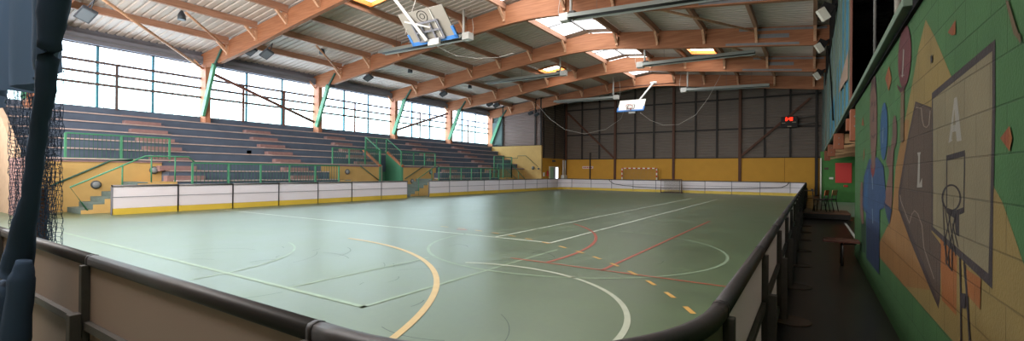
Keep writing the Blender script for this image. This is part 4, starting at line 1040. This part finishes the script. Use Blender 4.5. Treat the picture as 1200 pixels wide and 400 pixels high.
# gallery floor, dark room behind, steel ledge
m = MB(); m.box((.92,14.3,.001),(.98,18.9,.004)); m.build('corridor_line','white_paint',bpy.data.objects['floor_corridor'])
g = root('wall_gallery')
BX((.70,-1.6,2.98),(4.2,33.4,3.12)).build('gallery_floor','gallery_dark',g)
BX((4.0,-1.6,3.12),(4.2,33.6,9.0)).build('gallery_back','gallery_dark',g)
BX((.70,33.3,3.12),(4.2,33.45,9.0)).build('gallery_end','gallery_dark',g)
BX((.70,-1.6,3.1),(4.2,-1.4,9.0)).build('gallery_end','gallery_dark',g)
BX((MX,-1.6,3.12),(MX+.2,5.1,6.5)).build('upper_block_wall','wall_green',wr)
BX((.635,5.05,3.02),(.72,33.4,3.10)).build('steel_ledge','ledge_green',g,.008)
BX((.64,-1.6,6.9),(.95,33.4,8.6)).build('gallery_header','gallery_dark',g)
for y, r, m_, l in ((8.0,.02,'galv','thin pale pole in the dark gallery opening, farther from the mural balloon'),(5.95,.035,'net_grey','pale pole with tied cord in the dark gallery opening above the mural balloon')):
    tag(MB().tube([(.72,y,3.1),(.72,y,7)],r,8).build('gallery_pole',m_),l,'pole')
def gpanel(y0,y1,z0,z1,m_,label):
    t = thing('gallery_sheet',label,'sheet',(.68,(y0+y1)/2,z0),'gallery front panels')
    BX((.67,y0,z0),(.70,y1,z1)).build('sheet',m_,t)
    for y in (y0+.04,y1-.04,(y0+y1)/2): BX((.64,y-.035,z0),(.67,y+.035,z1)).build('batten','ledge_green',t)
    return t
gpanel(11.98,15.2,3.12,7.6,'gallery_blue','blue sheet panel in the gallery front next to the dark opening')
gpanel(15.2,18.35,3.12,5.0,'gallery_blue','low blue sheet panel, second from the dark gallery opening')
gpanel(15.2,18.35,5.0,7.6,'gallery_grey','grey green sheet above the second blue gallery panel')
gpanel(18.65,24.9,3.12,4.4,'gallery_blue','low blue strip panel behind the nearest plated arch end')
gpanel(18.65,24.9,4.4,7.6,'gallery_grey','tall grey green gallery sheet behind the nearest plated arch end')
gpanel(25.25,33.3,3.12,7.6,'gallery_grey','farthest grey green gallery sheet toward the scoreboard')
m = MB(); m.add([(.632,11.95,4.22),(.632,12.05,3.62),(.632,12.9,3.72),(.632,15.9,3.9),(.632,15.3,4.12)],[(0,1,2,3,4)]); tag(m.build('torn_sheet','sheet_tan',recalc=False),'torn pale tan sheet hanging over the blue gallery panels','sheet')
tag(MB().tube([(.62,24.9,7.2),(.62,22,5.4),(.62,19.5,3.5)],.025,6).build('gallery_cable','gallery_dark'),'dark slanting cable across the grey green gallery front','cable')
for gi in (2,3,4,5):
    Y = GRID[gi]; 
    t = thing('gallery_bracket','brown timber bracket under the gallery ledge, '+['by the end of the mural wall','second from the mural wall','third from the mural wall','farthest from the mural wall'][gi-2],'bracket',(.8,Y,2.6),'gallery brackets')
    if gi == 2: BX((.66,Y-.12,2.3),(.90,Y+.12,2.95)).build('end_block','joist_brown',t,.01); BX((.62,Y+.3,2.55),(.80,Y+.6,2.80)).build('small_block','joist_brown',t)
    else: BX((.60,Y-.12,2.50-.02*gi),(.88,Y+.12,2.95)).build('end_block','joist_brown',t,.01)
    BX((.88,Y-.09,2.62),(2.6,Y+.09,2.93)).build('joist','plank_tan',t)
    MB().bar((.88,Y-.11,2.52),(2.6,Y-.11,2.80),.10,.08).build('lower_plank','plank_tan',t)
    for z in (2.6,2.8): MB().tube([(.74,Y-.15,z),(.74,Y-.11,z)],.02,6).build('bolt','galv',t)
struct(BX((2.59,11.2,2.93),(4.2,33.5,2.99)).build('ceiling_recess','gallery_dark'))
# near end of the hall behind us, gable, far right return
struct(BX((-28,-1.75,0),(4.2,-1.6,10)).build('wall_near','beige_block'))
struct(BX((-28.3,42.95,0),(4.2,43.1,10)).build('wall_back','cladding'))

# platform, chairs, desk, bench
t = thing('platform','low black stage platform carrying the chairs at the corridor end','platform',(.4,20.8,0))
BX((-.25,19.95,.03),(1.15,21.95,.20)).build('frame','platform_black',t)
BX((-.26,19.93,.20),(1.16,21.97,.235)).build('deck','deck_brown',t,.005)
for x in (-.18,1.05):
    for y in (20.05,21.8): BX((x-.03,y-.03,0),(x+.03,y+.03,.03)).build('foot','platform_black',t)
def chair(x, y, label, back, ang):
    t = thing('school_chair',label,'chair',(x,y,.235),'school chairs on the platform')
    ca, sa = math.cos(ang), math.sin(ang)
    R_ = lambda a,b,c: (x+a*ca-b*sa, y+a*sa+b*ca, .235+c)
    for b in (-.17,.17):
        MB().tube([R_(-.20,b,0),R_(-.16,b,.43)],.016,8).build('leg','chair_steel',t)
        MB().tube([R_(.24,b,0),R_(.16,b,.43),R_(.20,b,.80)],.016,8).build('leg','chair_steel',t)
    MB().tube([R_(-.16,-.17,.43),R_(-.16,.17,.43),R_(.16,.17,.43),R_(.16,-.17,.43),R_(-.16,-.17,.43)],.014,6).build('seat_frame','chair_steel',t)
    MB().tube([R_(-.18,-.17,.2),R_(-.18,.17,.2)],.011,6).build('stretcher','chair_steel',t)
    m = MB(); m.add([R_(-.20,-.19,.445),R_(.18,-.19,.445),R_(.18,.19,.445),R_(-.20,.19,.445),R_(-.20,-.19,.46),R_(.18,-.19,.46),R_(.18,.19,.46),R_(-.20,.19,.46)],[(0,3,2,1),(4,5,6,7),(0,1,5,4),(1,2,6,5),(2,3,7,6),(3,0,4,7)])
    m.build('seat','desk_dark',t,.006)
    m = MB(); m.add([R_(.165,-.19,.60),R_(.185,-.19,.60),R_(.185,.19,.60),R_(.165,.19,.60),R_(.195,-.19,.80),R_(.215,-.19,.80),R_(.215,.19,.80),R_(.195,.19,.80)],[(0,3,2,1),(4,5,6,7),(0,1,5,4),(1,2,6,5),(2,3,7,6),(3,0,4,7)])
    m.build('backrest',back,t,.008)
chair(.30,20.75,'school chair with orange backrest on the platform, nearer the desk','chair_orange',-.35)
chair(.56,21.2,'school chair with pale tan backrest on the platform, farther from the desk','chair_tan',-.45)
t = thing('school_desk','dark metal school desk on the platform beside the rink boards','desk',(-.1,21,.235))
BX((-.25,20.75,.975),(.10,21.3,1.0)).build('desk_top','desk_dark',t,.005)
BX((-.22,20.8,.70),(.03,21.25,.715)).build('shelf','desk_dark',t)
for sx, x in ((-1,-.19),(1,.04)):
    for y in (20.8,21.25): MB().tube([(x+sx*.06,y,.235),(x,y,.975)],.018,8).build('leg','chair_steel',t)
MB().tube([(-.19,20.8,.71),(.04,20.8,.71)],.014,6).build('stretcher','chair_steel',t)
BX((-.02,20.77,1.0),(.06,20.85,1.07)).build('desk_clip','chair_steel',t)
t = thing('bench','short dark bench against the far end of the mural wall','bench',(.44,10.1,0))
BX((.18,9.95,.41),(.71,10.32,.45)).build('seat','bench_red',t,.006)
for y in (10.0,10.27):
    MB().tube([(.46,y,0),(.46,y,.36),(.49,y,.40),(.66,y,.405)],.02,8).build('leg','chair_steel',t)

# ---------------------------------------------------------------- dark safety net at the left edge
t = thing('safety_net','dark gathered safety net hanging at the near end boards','net',(-4.4,.85,0))
def lumpy(pts, rad, name, m_, seg=5, n=12):
    P = [Vector(p) for p in pts]; path = []; rr = []
    for a, b, ra, rb in zip(P, P[1:], rad, rad[1:]):
        for i in range(seg):
            f = i/seg; path.append(a+(b-a)*f+Vector((random.uniform(-.004,.004),random.uniform(-.004,.004),0))); rr.append((ra+(rb-ra)*f)*random.uniform(.95,1.05))
    path.append(P[-1]); rr.append(rad[-1])
    return MB().tube(path, rr, n).build(name, m_, t)
lumpy([(-4.71,.80,.02),(-4.71,.82,.39),(-4.68,.84,.80),(-4.56,.85,1.11),(-4.40,.86,1.41),(-4.29,.86,1.73),(-4.20,.86,1.92),(-4.10,.86,2.10),(-4.03,.86,2.30),(-3.97,.86,2.55),(-3.9,.86,2.9)],[.10,.11,.10,.07,.05,.045,.045,.05,.055,.07,.10],'net_bundle','netting')
lumpy([(-4.50,.80,.02),(-4.47,.81,.45),(-4.45,.83,.85),(-4.44,.84,.98)],[.07,.08,.07,.04],'net_tail','netting')
lumpy([(-4.42,.86,1.75),(-4.30,.87,2.0),(-4.2,.88,2.3),(-4.1,.9,2.9)],[.015,.03,.06,.11],'net_fold','net_hazed')
# drawn-up curtain of doubled net
m = MB(); vs = []; fs = []; nu, nv = 60, 10
for j in range(nv+1):
    for i in range(nu+1):
        u = i/nu; v = j/nv
        x = -7.4+2.62*u; y = 1.0+.09*math.sin(u*34+v*1.3)+.04*math.sin(u*71)
        z = 2.10+.30*u*u+1.5*v - .10*math.sin(u*9)
        vs.append((x,y,z))
for j in range(nv):
    for i in range(nu): a = j*(nu+1)+i; fs.append((a,a+1,a+nu+2,a+nu+1))
m.add(vs,fs,0,True); m.build('drawn_curtain','net_hazed',t,recalc=False)
def netgrid(x0,x1,y,z0,z1,cell,name,seed):
    rnd = random.Random(seed); nx = int((x1-x0)/cell); nz = int((z1-z0)/cell); m = MB()
    off = lambda i,j: (x0+cell*i+rnd.uniform(-.3,.3)*cell*.5, y+.05*math.sin(i*.9+j*.07)+rnd.uniform(-.01,.01), z0+cell*j-.25*cell*math.sin(i*1.7)+rnd.uniform(-.3,.3)*cell*.5)
    G = [[off(i,j) for j in range(nz+1)] for i in range(nx+1)]
    for i in range(nx+1): m.tube(G[i],.003,3,cap=False)
    for j in range(nz+1): m.tube([G[i][j] for i in range(nx+1)],.0026,3,cap=False)
    return m.build(name,'netting',t,recalc=False)
netgrid(-7.9,-6.15,1.38,.80,2.6,.042,'hanging_net',3)
netgrid(-7.9,-6.75,1.52,.80,2.3,.05,'hanging_net',5)
tag(BX((-7.12,1.40,0),(-7.0,1.50,1.38)).build('wooden_post','post_brown',None,.008),'short brown wooden post behind the near end boards, beside the net','post')
# block pier and end wall at the left edge
w = root('wall_bleacher_near_end')
m = MB(); m.prism([(-28,0),(-22.9,0),(-22.9,2.2),(-24.6,3.35),(-27.2,4.75),(-28,4.9)],'Y',4.05,4.22); m.build('block_wall','beige_block',w)
BX((-23.2,4.0,0),(-21.6,4.22,1.95)).build('low_wall','step_red',w)

# ---------------------------------------------------------------- camera, light, world
SUN_S, FILL, UP = 7.0, 2600, 1400
F_PX = 543.0
cam = bpy.data.cameras.new('camera'); co = bpy.data.objects.new('camera', cam); C.objects.link(co)
cam.sensor_fit = 'HORIZONTAL'; cam.sensor_width = 36.0; cam.lens = F_PX*36/1200; cam.clip_start = .05; cam.clip_end = 500
c0 = Vector((600,200)); 
def dirc(p): return Vector((p[0]-600, -(p[1]-200), F_PX)).normalized()
Yc = dirc((951,205)); Xc = -dirc((-240,195)); Xc = (Xc - Yc*Xc.dot(Yc)).normalized(); Zc = Yc.cross(Xc)
if Zc.y < 0: Zc = -Zc
# columns of the camera matrix in world axes: right, up, -forward
right = Vector((Xc.x, Yc.x, Zc.x)); upv = Vector((Xc.y, Yc.y, Zc.y)); fwd = Vector((Xc.z, Yc.z, Zc.z))
M = Matrix(((right.x, upv.x, -fwd.x, 0), (right.y, upv.y, -fwd.y, 0), (right.z, upv.z, -fwd.z, 1.6), (0,0,0,1)))
co.matrix_world = M
scn.camera = co

def area(name, loc, rot, sx, sy, power, col=(1,1,1)):
    l = bpy.data.lights.new(name,'AREA'); l.shape = 'RECTANGLE'; l.size = sx; l.size_y = sy; l.energy = power; l.color = col
    o = bpy.data.objects.new(name,l); C.objects.link(o); o.location = loc; o.rotation_euler = rot; return o
def sun(name, direction, strength, angle, col=(1,1,1)):
    l = bpy.data.lights.new(name,'SUN'); l.energy = strength; l.angle = math.radians(angle); l.color = col
    o = bpy.data.objects.new(name,l); C.objects.link(o); o.rotation_euler = Vector(direction).to_track_quat('-Z','Y').to_euler(); return o
sun('sky_light', (.76,.42,-.50), SUN_S*.6, 75, (.97,.98,1))
sun('sky_light', (.9,-.30,-.40), SUN_S*.8, 80, (.84,.94,1))
area('roof_fill', (-17,-.9,3.4), (math.radians(130),0,0), 16, 1.5, UP, (1,.95,.92))  # added unseen uplight that brightens the roof; no hall fixture
area('near_fill', (-13,-.6,8.4), (math.radians(62),0,0), 26, 2.5, FILL, (1,.96,.92))  # added unseen fill above the near end, not light from an entrance
wd = bpy.data.worlds.new('world'); scn.world = wd; wd.use_nodes = True
bg = wd.node_tree.nodes['Background']; bg.inputs[0].default_value = (.75,.85,1,1); bg.inputs[1].default_value = .35
scn.view_settings.view_transform = 'Standard'; scn.view_settings.look = 'None'; scn.view_settings.exposure = 0.42
scn.cycles.use_denoising = True
scn.cycles.max_bounces = 8; scn.cycles.diffuse_bounces = 5
scn.cycles.sample_clamp_indirect = 6.0
